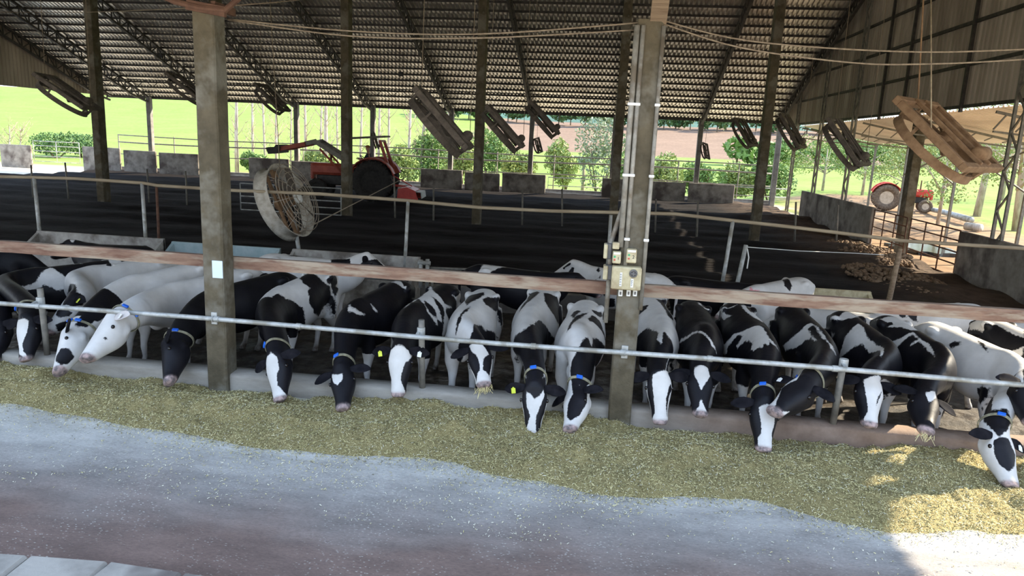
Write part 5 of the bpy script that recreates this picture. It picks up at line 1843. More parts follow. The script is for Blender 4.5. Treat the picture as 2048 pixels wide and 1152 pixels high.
tag(pb, 'wide ribbed beige switch panel with a rotary knob, on the right post', 'switch panel')


def starter(x0, y0, x1, y1, dep, label, num, Y=yf):
    a, b = on_post(x0, y0, Y - dep), on_post(x1, y1, Y - dep)
    mb = MB()
    cx, cz = (a.x + b.x) / 2, (a.z + b.z) / 2
    w_, h_ = abs(b.x - a.x), abs(a.z - b.z)
    mb.cbox((cx, Y - dep / 2, cz), (w_, dep, h_), .010)
    o = mb.build('starter_box', MT['beige_box'])
    MB().lathe((cx - w_ * .25, Y - dep, cz + h_ * .08), (0, -1, 0), [(.011, 0), (.011, .008), (.008, .011)], 14).build('start_button', MT['green_button'], o)
    MB().lathe((cx - w_ * .25, Y - dep, cz - h_ * .18), (0, -1, 0), [(.010, 0), (.010, .009), (.007, .012)], 14).build('stop_button', MT['red_button'], o)
    MB().cbox((cx, Y - dep - .002, cz + h_ * .36), (w_ * .8, .004, h_ * .16), .001).build('name_strip', MT['white_tag'], o)
    text(o, num, .05, (cx + w_ * .2, Y - dep - .003, cz - h_ * .06), MT['ink'])
    return tag(o, label, 'starter box')


starter(1226, 503, 1241, 528, .10, 'left beige starter box with a green and a red button', '1')
starter(1254, 498, 1272, 527, .10, 'right beige starter box with a green and a red button', '2')
a = on_post(1232, 492, yf - .08)
tag(MB().cbox((a.x, yf - .04, a.z), (.075, .08, .075), .008).build('junction_box', MT['beige_box']), 'small blank beige box above the left starter box', 'junction box')
for (x0, y0, x1, y1, lab) in ((1208, 487, 1220, 518, 'upper grey and beige box sticking out left of the right post'), (1206, 530, 1221, 560, 'lower grey and beige box sticking out left of the right post')):
    a, b = on_post(x0, y0, -.10), on_post(x1, y1, -.10)
    mb = MB()
    mb.cbox(((a.x + b.x) / 2 + .02, -.05, (a.z + b.z) / 2), (abs(b.x - a.x) * .8, .12, abs(a.z - b.z)), .008)
    o = mb.build('side_box', MT['grey_plastic'])
    MB().cbox(((a.x + b.x) / 2 - .015, -.06, (a.z + b.z) / 2), (abs(b.x - a.x) * .55, .14, abs(a.z - b.z) * .95), .008).build('box_lid', MT['beige_box'], o)
    tag(o, lab, 'electrical box')
for i, x in enumerate((1241, 1257, 1270)):
    a = on_post(x, 586, yf - .03)
    o = MB().cbox((a.x, yf - .02, a.z), (.046, .04, .075), .005).build('breaker_switch', MT['white_tag'])
    MB().cbox((a.x, yf - .043, a.z), (.018, .012, .034), .003).build('toggle', MT['grey_plastic'], o)
    tag(o, ('left', 'middle', 'right')[i] + ' small pale switch under the ribbed panel on the post', 'switch')
# conduits
cnd = [(1241, 494, 1274, 20, .030, 'left grey conduit climbing the right post'), (1250, 530, 1285, 60, .024, 'second grey conduit climbing the right post, close to the first'), (1281, 620, 1318, 60, .022, 'thin conduit along the right edge of the right post')]
for (x0, y0, x1, y1, r, lab) in cnd:
    zt = 4.5
    a = on_post(x0, y0, yf - r)
    mb = MB()
    mb.tube([V(a.x, yf - r, a.z), V(a.x, yf - r, (a.z + zt) / 2), V(a.x, yf - r, zt)], r, 12)
    o = mb.build('conduit', MT['conduit'], smooth=True)
    for z in (2.25, 2.95, 3.7):
        if z > a.z + .1:
            MB().cbox((a.x, yf - r, z), (r * 2.6, r * 2.2, .03), .004).build('clip', MT['white_tag'], o)
    tag(o, lab, 'conduit')
a = on_post(1213, 620, -.05)
mb = MB()
mb.tube([V(a.x, -.02, 1.25), V(a.x, -.02, 2.2), V(a.x + .10, -.02, 2.6), V(a.x + .13, -.04, 4.5)], .028, 10)
tag(mb.build('conduit', MT['conduit'], smooth=True), 'grey conduit on the left side of the right post behind the side boxes', 'conduit')
# wires along the building near the roof and across
wr = [([(0, 24, 12), (150, 25, 12), (400, 15, 3), (600, 0, 3)], 'thin wire across the top left corner'),
      ([(455, 38, .2), (700, 62, 0.0), (960, 68, -.1), (1285, 45, -.1)], 'upper of two wires strung between the front posts'),
      ([(455, 40, .2), (700, 72, 0.0), (960, 76, -.1), (1270, 60, -.1)], 'lower of two wires strung between the front posts'),
      ([(1322, 40, -.1), (1500, 82, 0.0), (1800, 103, 0.1), (2060, 98, .1), (2600, 70, .1)], 'upper wire running right from the post with boxes'),
      ([(1322, 46, -.1), (1480, 95, 0.0), (1700, 125, 0.1), (1850, 128, .1), (2060, 118, .1), (2600, 80, .1)], 'lower wire running right from the post with boxes')]
for pts, lab in wr:
    P3 = [atY(x, y, Y) for x, y, Y in pts]
    mb = MB()
    Q = []
    for i in range(len(P3) - 1):
        for k in range(6):
            u = k / 6
            p0, p1, p2, p3 = P3[max(i - 1, 0)], P3[i], P3[i + 1], P3[min(i + 2, len(P3) - 1)]
            Q.append(.5 * ((2 * p1) + (p2 - p0) * u + (2 * p0 - 5 * p1 + 4 * p2 - p3) * u * u + (3 * p1 - p0 - 3 * p2 + p3) * u ** 3))
    Q.append(P3[-1])
    mb.tube(Q, .009, 6)
    tag(mb.build('wire', MT['wire'], smooth=True), lab, 'wire')
# little floodlights under the roof
for i, (x, y) in enumerate(((322, 118), (802, 138), (1322, 158))):
    Y = 30.5
    d = _ray(x, y)
    k = (roof_z(Y) - .45 - CAM.z) / d.z
    q = CAM + d * k
    q.z = roof_z(q.y) - .42
    mb = MB()
    mb.cbox(q, (.28, .12, .24), .02)
    mb.tube([q + V(0, 0, .1), V(q.x, q.y, roof_z(q.y) - .05)], .02, 6)
    tag(mb.build('floodlight', MT['black_iron']), ('left', 'middle', 'right')[i] + ' small black floodlight under the roof sheets', 'floodlight')

# ------------------------------------------------------------------ tractors
def wheel(parent, c, R, w_, rimR, tyre, rim, lugs=18):
    """wheel with its axle along local Y"""
    mb = MB()
    mb.lathe(c, (0, 1, 0), [(rimR, -w_ * .45), (R * .86, -w_ * .5), (R * .97, -w_ * .38), (R, -w_ * .15), (R, w_ * .15), (R * .97, w_ * .38), (R * .86, w_ * .5), (rimR, w_ * .45)], 36, closed=True)
    ty = mb.build('wheel', MT[tyre], parent, smooth=True)
    lg = MB()
    for k in range(lugs):
        for s_ in (-1, 1):
            a = 2 * math.pi * (k + (.5 if s_ > 0 else 0)) / lugs
            e, tt = V(math.cos(a), 0, math.sin(a)), V(-math.sin(a), 0, math.cos(a))
            p = Vector(c) + e * (R * .985) + V(0, s_ * w_ * .04, 0)
            q = Vector(c) + e * (R * .95) + tt * R * .12 + V(0, s_ * w_ * .47, 0)
            lg.bar(p, q, R * .06, R * .09, e)
    lg.build('tread', MT[tyre], ty)
    rm = MB()
    rm.lathe(c, (0, 1, 0), [(rimR, -w_ * .42), (rimR * .92, -w_ * .40), (rimR * .85, -w_ * .18), (rimR * .35, -w_ * .12), (rimR * .30, -w_ * .26), (.02, -w_ * .27), (.02, w_ * .27), (rimR * .30, w_ * .26), (rimR * .35, w_ * .12), (rimR * .85, w_ * .18), (rimR * .92, w_ * .40), (rimR, w_ * .42)], 28)
    rm.build('rim', MT[rim], ty, smooth=False)
    return ty


def tractor(label, loc, rotz, scale, paint, tyre, rim, canopy=False, loader=False):
    """drives towards local -X; Z up from the ground"""
    T_ = link('tractor', None, None, loc, (0, 0, rotz))
    T_.scale = (scale,) * 3
    RR, FR = .80, .40
    for s_ in (-1, 1):
        wheel(T_, (1.15, s_ * .78, RR), RR, .42, .40, tyre, rim, 20)
        wheel(T_, (-1.05, s_ * .66, FR), FR, .22, .20, tyre, rim, 14)
    b = MB()
    b.cbox((-.55, 0, 1.16), (1.75, .58, .46), .10)
    b.cbox((-1.36, 0, 1.06), (.14, .52, .62), .04)
    b.cbox((.38, 0, 1.30), (.25, .50, .22), .06)
    b.build('hood', MT[paint], T_, smooth=False)
    g = MB()
    for k in range(6):
        g.box((-1.435, 0, .84 + k * .085), (.02, .44, .04))
    g.build('grille', MT['black_iron'], T_)
    b = MB()
    b.cbox((-.35, 0, .74), (1.7, .36, .42), .05)
    b.cbox((.75, 0, .80), (1.0, .50, .55), .06)
    b.tube([(1.15, -.70, .80), (1.15, .70, .80)], .13, 12)
    b.tube([(-1.05, -.62, .42), (-1.05, .62, .42)], .06, 10)
    b.cbox((-1.05, 0, .58), (.25, .34, .34), .03)
    b.build('engine_block', MT['black_iron'], T_)
    for s_ in (-1, 1):
        f = MB()
        prof = []
        for k in range(9):
            a = math.radians(20 + 125 * k / 8)
            prof.append((1.15 + .92 * math.cos(a), RR + .92 * math.sin(a)))
        inn = [(1.15 + (x - 1.15) * .96, RR + (z - RR) * .96) for x, z in prof[::-1]]
        f.prism(prof + inn, (0, s_ * .56, 0), (1, 0, 0), (0, 0, 1), (0, s_ * .42, 0))
        f.prism(prof + [(1.15, RR)], (0, s_ * .53, 0), (1, 0, 0), (0, 0, 1), (0, s_ * .025, 0))
        f.build('fender', MT[paint], T_)
    st_ = MB()
    st_.cbox((.90, 0, 1.22), (.46, .46, .10), .03)
    st_.cbox((1.12, 0, 1.44), (.09, .46, .38), .03)
    st_.build('seat', MT['black_iron'], T_)
    sw = MB()
    sw.tube([(.42, 0, 1.32), (.66, 0, 1.60)], .025, 8)
    sw.ring((.67, 0, 1.61), (.65, 0, .76), .20, .018, 24, 6)
    sw.build('steering_wheel', MT['black_iron'], T_, smooth=True)
    ex = MB()
    ex.tube([(-.70, .16, 1.30), (-.70, .16, 1.95)], [.045, .035], 10)
    ex.build('exhaust', MT['rust'], T_)
    if canopy:
        r_ = MB()
        for s_ in (-1, 1):
            r_.bar((1.75, s_ * .50, 1.30), (1.38, s_ * .45, 2.35), .09, .11, (1, 0, 0))
        r_.bar((1.38, -.5, 2.35), (1.38, .5, 2.35), .08, .08)
        r_.build('roll_bar', MT[paint], T_)
        cb = MB()
        cb.cbox((.75, 0, 2.46), (1.75, 1.15, .07), .03, Euler((0, math.radians(-5), 0)))
        cb.build('canopy', MT['dull_steel'], T_)
    if loader:
        l_ = MB()
        for s_ in (-1, 1):
            l_.bar((-.05, s_ * .48, .8), (-.05, s_ * .48, 1.62), .10, .12, (1, 0, 0))
            l_.bar((.0, s_ * .50, 1.55), (-1.15, s_ * .50, 2.22), .07, .17)
            l_.bar((-1.10, s_ * .50, 2.24), (-1.55, s_ * .50, 2.12), .07, .17)
        l_.bar((-1.2, -.5, 2.2), (-1.2, .5, 2.2), .10, .10)
        lo = l_.build('loader_arm', MT['dull_steel'], T_)
        for s_ in (-1, 1):
            l2 = MB()
            l2.bar((-1.5, s_ * .50, 2.12), (-2.55, s_ * .50, 1.88), .07, .16)
            l2.build('boom', MT['faded_red'], lo)
            MB().tube([(-.1, s_ * .40, 1.0), (-1.0, s_ * .42, 1.95)], .04, 8).build('hydraulic_ram', MT['faded_red'], lo)
        bk = MB()
        bk.prism([(0, -.16), (-.42, -.22), (-.52, .02), (-.40, .05), (-.30, -.06), (-.10, .16), (.05, .14)], (-2.55, -.62, 1.88), (1, 0, 0), (0, 0, 1), (0, 1.24, 0))
        bk.build('bucket', MT['black_iron'], lo)
    return tag(T_, label, 'tractor')


# the working tractor on the bedding, driving left, with a tiller behind
tl = V(-12.4, 24.6, BED + .05)
tractor('muddy dark red tractor with a front loader working on the bedding', tl, math.radians(7), 1.17, 'faded_red', 'tyre', 'tyre', True, True)
# the driver
dr = V(*tl) + Matrix.Rotation(math.radians(7), 3, 'Z') @ V(.82 * 1.17, 0, 1.27 * 1.17)
def skin_body(name, mat, verts, edges, radii, root=0, sub=2):
    me = bpy.data.meshes.new(name)
    me.from_pydata([tuple(v) for v in verts], edges, [])
    o_ = link(name, me)
    sk = o_.modifiers.new('skin', 'SKIN')
    sk.use_smooth_shade = True
    for i, r in enumerate(radii):
        me.skin_vertices[0].data[i].radius = (r, r) if isinstance(r, (int, float)) else r
    me.skin_vertices[0].data[root].use_root = True
    ss = o_.modifiers.new('sub', 'SUBSURF')
    ss.levels = ss.render_levels = sub
    dg_ = bpy.context.evaluated_depsgraph_get()
    m2 = bpy.data.meshes.new_from_object(o_.evaluated_get(dg_))
    bpy.data.objects.remove(o_, do_unlink=True)
    m2.name = name
    m2.materials.clear()
    m2.materials.append(mat)
    m2.polygons.foreach_set('use_smooth', [True] * len(m2.polygons))
    return m2


def seated_driver(loc, rotz, label):
    """sits facing local -X, hands on the wheel in front"""
    vs = [(0, 0, .10), (.02, 0, .30), (.03, 0, .50), (.02, 0, .60), (.0, 0, .68), (-.01, 0, .80), (-.02, 0, .90),
          (.03, -.19, .54), (-.12, -.24, .32), (-.36, -.12, .36), (-.42, -.10, .37),
          (.03, .19, .54), (-.12, .24, .32), (-.36, .12, .36), (-.42, .10, .37),
          (-.02, -.11, .08), (-.42, -.14, .10), (-.48, -.14, -.28), (-.56, -.14, -.32),
          (-.02, .11, .08), (-.42, .14, .10), (-.48, .14, -.28), (-.56, .14, -.32)]
    es = [(0, 1), (1, 2), (2, 3), (3, 4), (4, 5), (5, 6), (2, 7), (7, 8), (8, 9), (9, 10), (2, 11), (11, 12), (12, 13), (13, 14), (0, 15), (15, 16), (16, 17), (17, 18), (0, 19), (19, 20), (20, 21), (21, 22)]
    rs = [(.15, .11), (.15, .11), (.16, .11), .075, .055, (.085, .095), (.07, .08), .075, .055, .040, .035, .075, .055, .040, .035, .085, .07, .05, .045, .085, .07, .05, .045]
    root = link('person', None, None, loc, (0, 0, rotz))
    body = skin_body('body', MT['skin'], vs, es, rs)
    link('body', body, root)
    # clothes over the body
    cs = [(0, 0, .08), (.02, 0, .30), (.03, 0, .50), (.025, 0, .56), (.03, -.19, .54), (-.10, -.23, .34), (-.16, -.20, .33), (.03, .19, .54), (-.10, .23, .34), (-.16, .20, .33)]
    ce = [(0, 1), (1, 2), (2, 3), (2, 4), (4, 5), (5, 6), (2, 7), (7, 8), (8, 9)]
    link('shirt', skin_body('shirt', MT['navy_cloth'], cs, ce, [(.17, .13), (.17, .13), (.18, .13), .09, .09, .07, .06, .09, .07, .06]), root)
    ps = [(0, 0, .09), (-.02, -.11, .08), (-.42, -.14, .10), (-.48, -.14, -.25), (-.02, .11, .08), (-.42, .14, .10), (-.48, .14, -.25)]
    pe = [(0, 1), (1, 2), (2, 3), (0, 4), (4, 5), (5, 6)]
    link('trousers', skin_body('trousers', MT['black_iron'], ps, pe, [(.17, .12), .10, .085, .065, .10, .085, .065]), root)
    hd = MB()
    hd.ball((-.095, 0, .795), (.020, .014, .024), 8, 6)
    for s_ in (-1, 1):
        hd.ball((-.082, s_ * .034, .825), (.010, .012, .008), 8, 6)
        hd.ball((-.005, s_ * .088, .805), (.022, .010, .030), 8, 6)
    hd.ball((-.085, 0, .755), (.010, .024, .007), 8, 6)
    hd.build('face', MT['skin'], root, smooth=True)
    cp = MB()
    cp.lathe((-.01, 0, .845), (0, 0, 1), [(.098, 0), (.100, .03), (.085, .075), (.045, .10), (.01, .105)], 18)
    cp.cbox((-.13, 0, .850), (.12, .14, .014), .006)
    cp.build('cap', MT['cap_cloth'], root, smooth=False)
    for s_ in (-1, 1):
        for k in range(4):
            f = MB()
            y_ = s_ * (.065 + .018 * k)
            f.tube([(-.40, y_, .40), (-.45, y_ * .98, .405), (-.475, y_ * .97, .38), (-.465, y_ * .97, .35)], [.010, .010, .009, .008], 6)
            f.build('finger', MT['skin'], root, smooth=True)
        MB().tube([(-.40, s_ * .06, .36), (-.44, s_ * .05, .345), (-.465, s_ * .062, .345)], [.011, .010, .009], 6).build('thumb', MT['skin'], root, smooth=True)
    return tag(root, label, 'person')


o = seated_driver(dr, math.radians(7), 'person in a dark shirt and orange cap driving the loader tractor')
o.scale = (1.1,) * 3
# tiller behind the tractor
ti = link('tiller', None, None, V(*tl) + Matrix.Rotation(math.radians(7), 3, 'Z') @ V(2.9, 0, 0), (0, 0, math.radians(7)))
mb = MB()
mb.prism([(-.45, .1), (-.40, .62), (.0, .72), (.40, .55), (.55, .12)], (0, -.75, 0), (1, 0, 0), (0, 0, 1), (0, .05, 0))
mb.prism([(-.45, .1), (-.40, .62), (.0, .72), (.40, .55), (.55, .12)], (0, .72, 0), (1, 0, 0), (0, 0, 1), (0, .05, 0))
mb.prism([(-.40, .60), (.0, .71), (.40, .55), (.38, .52), (.0, .67), (-.38, .57)], (0, -.72, 0), (1, 0, 0), (0, 0, 1), (0, 1.44, 0))
mb.build('housing', MT['red_paint'], ti)
mb = MB()
mb.bar((-1.1, -.3, .75), (-.2, -.3, .7), .06, .06)
mb.bar((-1.1, .3, .75), (-.2, .3, .7), .06, .06)
mb.bar((-1.1, 0, 1.35), (.15, 0, .72), .05, .05)
mb.bar((-.75, 0, .7), (-.75, 0, 1.5), .07, .07, (1, 0, 0))
mb.build('hitch', MT['red_paint'], ti)
mb = MB()
mb.prism([(0, 0), (.30, -.02), (.34, -.30), (.30, -.32), (.26, -.04), (0, -.03)], (.38, -.70, .52), (1, 0, 0), (0, 0, 1), (0, 1.40, 0))
mb.build('rear_flap', MT['galvanized'], ti)
mb = MB()
mb.tube([(0, -.7, .28), (0, .7, .28)], .05, 10)
for k in range(9):
    for q in range(4):
        a = q * math.pi / 2 + k * .5
        mb.bar((0, -.66 + k * .165, .28), (.26 * math.cos(a), -.66 + k * .165, .28 + .26 * math.sin(a)), .02, .06)
mb.build('tine_rotor', MT['black_iron'], ti)
tag(ti, 'red tiller hitched behind the loader tractor', 'tiller')

# the parked red tractor in the yard, facing right
tz = float(land_h(np.array([17.6]), np.array([38.6]))[0])
tractor('bright red tractor parked outside behind the lattice columns on the right', V(18.0, 38.8, tz + .02), math.radians(180 - 16), .98, 'red_paint', 'dusty_tyre', 'rim')

# concrete edge of the platform at the bottom left
ztop = .24
pts = [atZ(-420, 1076, ztop), atZ(60, 1108, ztop), atZ(220, 1120, ztop), atZ(368, 1142, ztop), atZ(700, 1192, ztop)]
mb = MB()
for i in range(len(pts) - 1):
    p, q = pts[i], pts[i + 1]
    d = (q - p).normalized()
    nn_ = V(-d.y, d.x, 0)
    R_ = Matrix((d, nn_, V(0, 0, 1))).transposed()
    mb.cbox((p + q) / 2 - nn_ * .17 + V(0, 0, -.16), ((q - p).length - .012, .34, .32), .02, R_)
tag(mb.build('platform_kerb', MT['panel_concrete']), 'pale concrete kerb blocks along the bottom left corner', 'kerb')
p, q = pts[0], pts[-1]
mb = MB()
mb.prism([(p.x - 2, p.y - .32), (pts[1].x, pts[1].y - .36), (pts[2].x, pts[2].y - .36), (q.x, q.y - .36), (q.x, q.y - 1.6), (p.x - 2, p.y - 2.6)], (0, 0, -.05), (1, 0, 0), (0, 1, 0), (0, 0, .17))
struct(mb.build('ground_verge', MT['moss']))


# ------------------------------------------------------------------ chopped feed along the kerb
EX = [-16, -7.2, -6.2, -5.1, -4.2, -3.3, -2.5, -1.74, -1.0, -.2, .5, 1.2, 1.8, 2.4, 3.2, 4.2, 9]
EY = [-1.0, -1.05, -1.22, -1.37, -1.46, -1.58, -1.42, -1.43, -1.62, -1.80, -1.70, -1.60, -1.78, -1.95, -1.75, -1.8, -1.8]


def feed_edge(x):
    return np.interp(x, EX, EY) + .22 * (fbm(np.asarray(x) * 1.5, np.asarray(x) * 0 + 3, 61) - .5)


def feed_z(x, y):
    e = feed_edge(x)
    u = np.clip((y - e) / (-.08 - e), 0, 1)          # 0 at the lane, 1 at the kerb
    low = .5 + .5 * np.clip(np.sin(x * 1.1 + .6) + .3, 0, 1)
    h = .115 * np.clip(u / .35, 0, 1) ** .8 * (1 - .55 * np.clip((u - .55) / .45, 0, 1) * low)
    lump = (fbm(x * 2.2, y * 2.6, 71) - .45) * .22 + (fbm(x * 7, y * 7, 77) - .45) * .075
    return h * (1 + 0 * x) + lump * np.clip(u / .3, 0, 1) - .012 * (u <= 0)


t = NT('silage')
f = t.noise(90, 6, (1, 1, 1), .75)
c = t.ramp(f, [(.28, (.12, .092, .036)), (.44, (.37, .305, .135)), (.60, (.55, .46, .225)), (.78, (.70, .60, .30))])
c = t.mix(t.ramp(t.noise(2.2, 4), [(.4, 0.0), (.7, .45)]), c, (.33, .265, .12))
t.bump(f, .9, .03)
MT['silage'] = t.fin(c, .95, spec=.15)
MT['chop_green'] = M2('chop_green', (.37, .33, .14), (.52, .46, .215), 3, .85)
MT['chop_straw'] = M2('chop_straw', (.53, .455, .22), (.69, .61, .34), 3, .85)
MT['chop_pale'] = M2('chop_pale', (.52, .49, .36), (.66, .63, .50), 3, .85)


def chop_mesh(n, seed, sampler, lmin, lmax, wmin, wmax, mats, probs):
    r = np.random.default_rng(seed)
    x, y, z, keepmask = sampler(r, n)
    x, y, z = x[keepmask], y[keepmask], z[keepmask]
    n = len(x)
    L = r.uniform(lmin, lmax, n) * .5
    W_ = r.uniform(wmin, wmax, n) * .5
    a = r.uniform(0, 2 * np.pi, n)
    el = r.normal(0, .35, n)
    d = np.stack([np.cos(a) * np.cos(el), np.sin(a) * np.cos(el), np.sin(el)], 1)
    s = np.stack([-np.sin(a), np.cos(a), r.normal(0, .5, n)], 1)
    s /= np.linalg.norm(s, axis=1)[:, None]
    c = np.stack([x, y, z + .004 + r.uniform(0, .010, n)], 1)
    k = np.cross(d, s) * (.25 * L)[:, None]
    v = np.stack([c - d * L[:, None] - s * W_[:, None], c - d * L[:, None] + s * W_[:, None], c + s * W_[:, None] + k, c - s * W_[:, None] + k,
                  c + d * L[:, None] + s * W_[:, None] * .6, c + d * L[:, None] - s * W_[:, None] * .6], 1).reshape(-1, 3)
    b = (np.arange(n) * 6)[:, None]
    f = np.concatenate([b + np.array([[0, 1, 2, 3]]), b + np.array([[3, 2, 4, 5]])], 1).reshape(-1, 4)
    m = np.repeat(r.choice(len(mats), n, p=probs), 2)
    return v, f, m


def chop_object(name, base, v, f, m, mats, basemat=None):
    me = bpy.data.meshes.new(name)
    if base is not None:
        bv = np.array([tuple(q.co) for q in base.data.vertices])
        bf = np.array([tuple(p.vertices) for p in base.data.polygons])
        f = f + len(bv)
        v = np.concatenate([bv, v])
        f = np.concatenate([bf, f])
        m = np.concatenate([np.zeros(len(bf), int), m + 1])
        mats = [basemat] + mats
        sm = np.concatenate([np.ones(len(bf), bool), np.zeros(len(m) - len(bf), bool)])
        bpy.data.objects.remove(base, do_unlink=True)
    else:
        sm = np.zeros(len(m), bool)
    me.vertices.add(len(v))
    me.vertices.foreach_set('co', v.ravel().astype(np.float32))
    me.loops.add(f.size)
    me.loops.foreach_set('vertex_index', f.ravel().astype(np.int32))
    me.polygons.add(len(f))
    me.polygons.foreach_set('loop_start', np.arange(0, f.size, 4, dtype=np.int32))
    for mm in mats:
        me.materials.append(mm)
    me.polygons.foreach_set('material_index', m.astype(np.int32))
    me.polygons.foreach_set('use_smooth', sm)
    me.update(calc_edges=True)
    me.validate()
    return link(name, me)


X0, X1 = -10.5, 6.5
hf = heightfield('silage', X0, X1, -2.15, -.075, 620, 110, feed_z, MT['silage'], keep=lambda gx, gy: (gy - feed_edge(gx)) > -.02)


def samp(r, n):
    x, y = r.uniform(-9.5, 5.5, n), r.uniform(-2.2, -.08, n)
    u = (y - feed_edge(x))
    keep = (u > 0) | (r.uniform(0, 1, n) < np.exp(u / .10))
    z = np.where(u > 0, feed_z(x, y), 0)
    return x, y, z, keep


MT['chop_dark'] = M2('chop_dark', (.10, .085, .035), (.18, .155, .07), 3, .9)
cm = [MT['chop_green'], MT['chop_straw'], MT['chop_pale'], MT['chop_dark']]
v, f, m = chop_mesh(120000, 3, samp, .012, .038, .003, .007, cm, [.34, .34, .08, .24])
fo = chop_object('silage', hf, v, f, m, cm, MT['silage'])
tag(fo, 'yellow-green chopped silage heaped along the kerb in front of the cows', 'silage', kind='stuff')


def samp2(r, n):
    x, y = r.uniform(-8, 5.5, n), -2.75 + 2.3 * r.uniform(0, 1, n)
    p = .25 + .9 * (fbm(x * .9, y * 1.5, 91) > .52)
    e = feed_edge(x)
    p = p * np.where(y > e, 0, 1) * np.clip(.35 + np.exp((y - e) / .35), 0, 1.2)
    return x, y, np.zeros(n), r.uniform(0, 1.3, n) < p


v, f, m = chop_mesh(30000, 5, samp2, .008, .026, .003, .009, cm, [.12, .30, .56, .02])
so = chop_object('silage_scraps', None, v, f, m, cm)
tag(so, 'pale scraps of silage scattered over the feeding lane', 'scraps', kind='stuff')

# hay hanging from two mouths
for key, lab in (('J', 'wisp of yellow hay in the mouth of the white-backed cow'), ('R', 'bit of yellow feed on the lips of the cow with a white square')):
    c = COWS[key][1]
    p, d, n_, r = c.at(3.25)
    q = p - n_ * .07
    r_ = np.random.default_rng(12)
    mb = MB()
    for k in range(70 if key == 'J' else 36):
        a = q + r * r_.normal(0, .040) + d * r_.normal(.012, .012) - n_ * r_.uniform(-.03, .05)
        e = a + r * r_.normal(0, .03) + np_([0, 0, -.02 - .05 * r_.random()]) + d * r_.normal(.01, .01)
        mb.bar(Vector(a), Vector(e), .005, .003)
    tag(mb.build('hay_wisp', MT['chop_straw']), lab, 'hay')


# ------------------------------------------------------------------ trees, bushes and the land beyond
def leaves(mb, rng, c, rad, n, size, m=0, shell=.55):
    c, rad = np.array(c, float), np.array(rad, float)
    k = rng.normal(0, 1, (n, 3))
    k /= np.linalg.norm(k, axis=1)[:, None]
    k *= (shell + (1 - shell) * rng.random((n, 1)) ** .6)
    p = c + k * rad
    a = rng.normal(0, 1, (n, 3))
    a /= np.linalg.norm(a, axis=1)[:, None]
    b = np.cross(a, rng.normal(0, 1, (n, 3)))
    b /= np.linalg.norm(b, axis=1)[:, None]
    s = size * rng.uniform(.6, 1.3, (n, 1))
    v = np.stack([p - a * s, p + b * s * .45, p + a * s, p - b * s * .45], 1).reshape(-1, 3)
    o = len(mb.v)
    mb.v.extend(map(tuple, v.tolist()))
    mb.f.extend([(o + 4 * i, o + 4 * i + 1, o + 4 * i + 2, o + 4 * i + 3) for i in range(n)])
    mb.m.extend([m] * n)


def quick_mesh(name, mb, mat, parent=None):
    me = bpy.data.meshes.new(name)
    me.from_pydata(mb.v, [], mb.f)
    me.materials.append(mat)
    me.update()
    return link(name, me, parent)


def bush(px, py_base, Y, rx, h, mat, label, name='bush', n=900, size=.13, seed=0, cat='bush', zb=None):
    rng = np.random.default_rng(seed + 100)
    p = atY(px, py_base, Y)
    x = p.x
    z0 = float(land_h(np.array([x]), np.array([Y]))[0]) if zb is None else zb
    root = link(name, None, None, (x, Y, z0))
    mb = MB()
    for k in range(4):
        a = rng.uniform(0, 6.28)
        mb.tube([V(.1 * math.cos(a), .1 * math.sin(a), -.1), V(rx * .3 * math.cos(a), rx * .3 * math.sin(a), h * .35), V(rx * .5 * math.cos(a), rx * .5 * math.sin(a), h * .7)], [.07, .05, .02], 6)
    mb.build('stem', MT['dark_bark'], root, smooth=True)
    fb = MB()
    kk = 7
    for k in range(kk):
        a, d = rng.uniform(0, 6.28), rng.uniform(0, .62)
        cz = h * rng.uniform(.35, .78)
        leaves(fb, rng, (rx * d * math.cos(a), rx * d * math.sin(a), cz), (rx * .52, rx * .52, h * .30), n // kk, size)
    quick_mesh('foliage', fb, MT[mat], root)
    return tag(root, label, cat)


B = [(856, 330, 47, 2.2, 5.2, 'leaf_mid', 'rounded green bush left of the second centre fan, beyond the fence'),
     (925, 345, 43, 1.7, 3.6, 'leaf_light', 'pale green bush behind the fence, left of the centre post'),
     (985, 340, 46, 2.0, 4.4, 'leaf_mid', 'green bush behind the fence, just right of the centre post'),
     (1030, 350, 42, 1.5, 3.0, 'leaf_light', 'low pale bush behind the panels at the centre'),
     (1130, 345, 45, 1.5, 3.8, 'leaf_light', 'pale loose bush right of the fourth eave post'),
     (1200, 335, 50, 2.7, 6.2, 'leaf_grey', 'tall grey-green tree crown left of the right front post, beyond the fence'),
     (1260, 350, 44, 1.8, 3.6, 'leaf_mid', 'green bush hidden partly by the right front post'),
     (1330, 345, 44, 1.7, 3.2, 'leaf_light', 'pale bush right of the right front post, beyond the fence'),
     (1400, 350, 45, 1.9, 2.9, 'leaf_mid', 'low green bush below the small distant fan on the right'),
     (1470, 345, 47, 2.0, 3.2, 'leaf_light', 'pale green bush beyond the fence, left of the right middle-row post'),
     (1545, 350, 46, 1.9, 3.4, 'leaf_mid', 'green bush by the corner post at the right end of the fence'),
     (110, 262, 62, 3.6, 2.6, 'leaf_dark', 'dark green bush in the field at the far left'),
     (160, 262, 66, 2.6, 2.4, 'leaf_dark', 'second dark green bush in the field at the far left'),
     (640, 330, 44, 1.4, 2.2, 'leaf_light', 'small pale bush under the bare trunks, above the loader bucket'),
     (800, 335, 44, 1.6, 2.9, 'leaf_light', 'pale bush under the last bare trunks behind the tiller'),
     (510, 310, 45, 1.3, 1.9, 'leaf_mid', 'small green bush between the left front post and the first panels')]
for i, (x, y, Y, rx, h, mt, lab) in enumerate(B):
    bush(x, y, Y, rx, h, mt, lab, seed=i, n=2800, size=.14)

# distant woods on the slope
W_ = []
rng = np.random.default_rng(5)


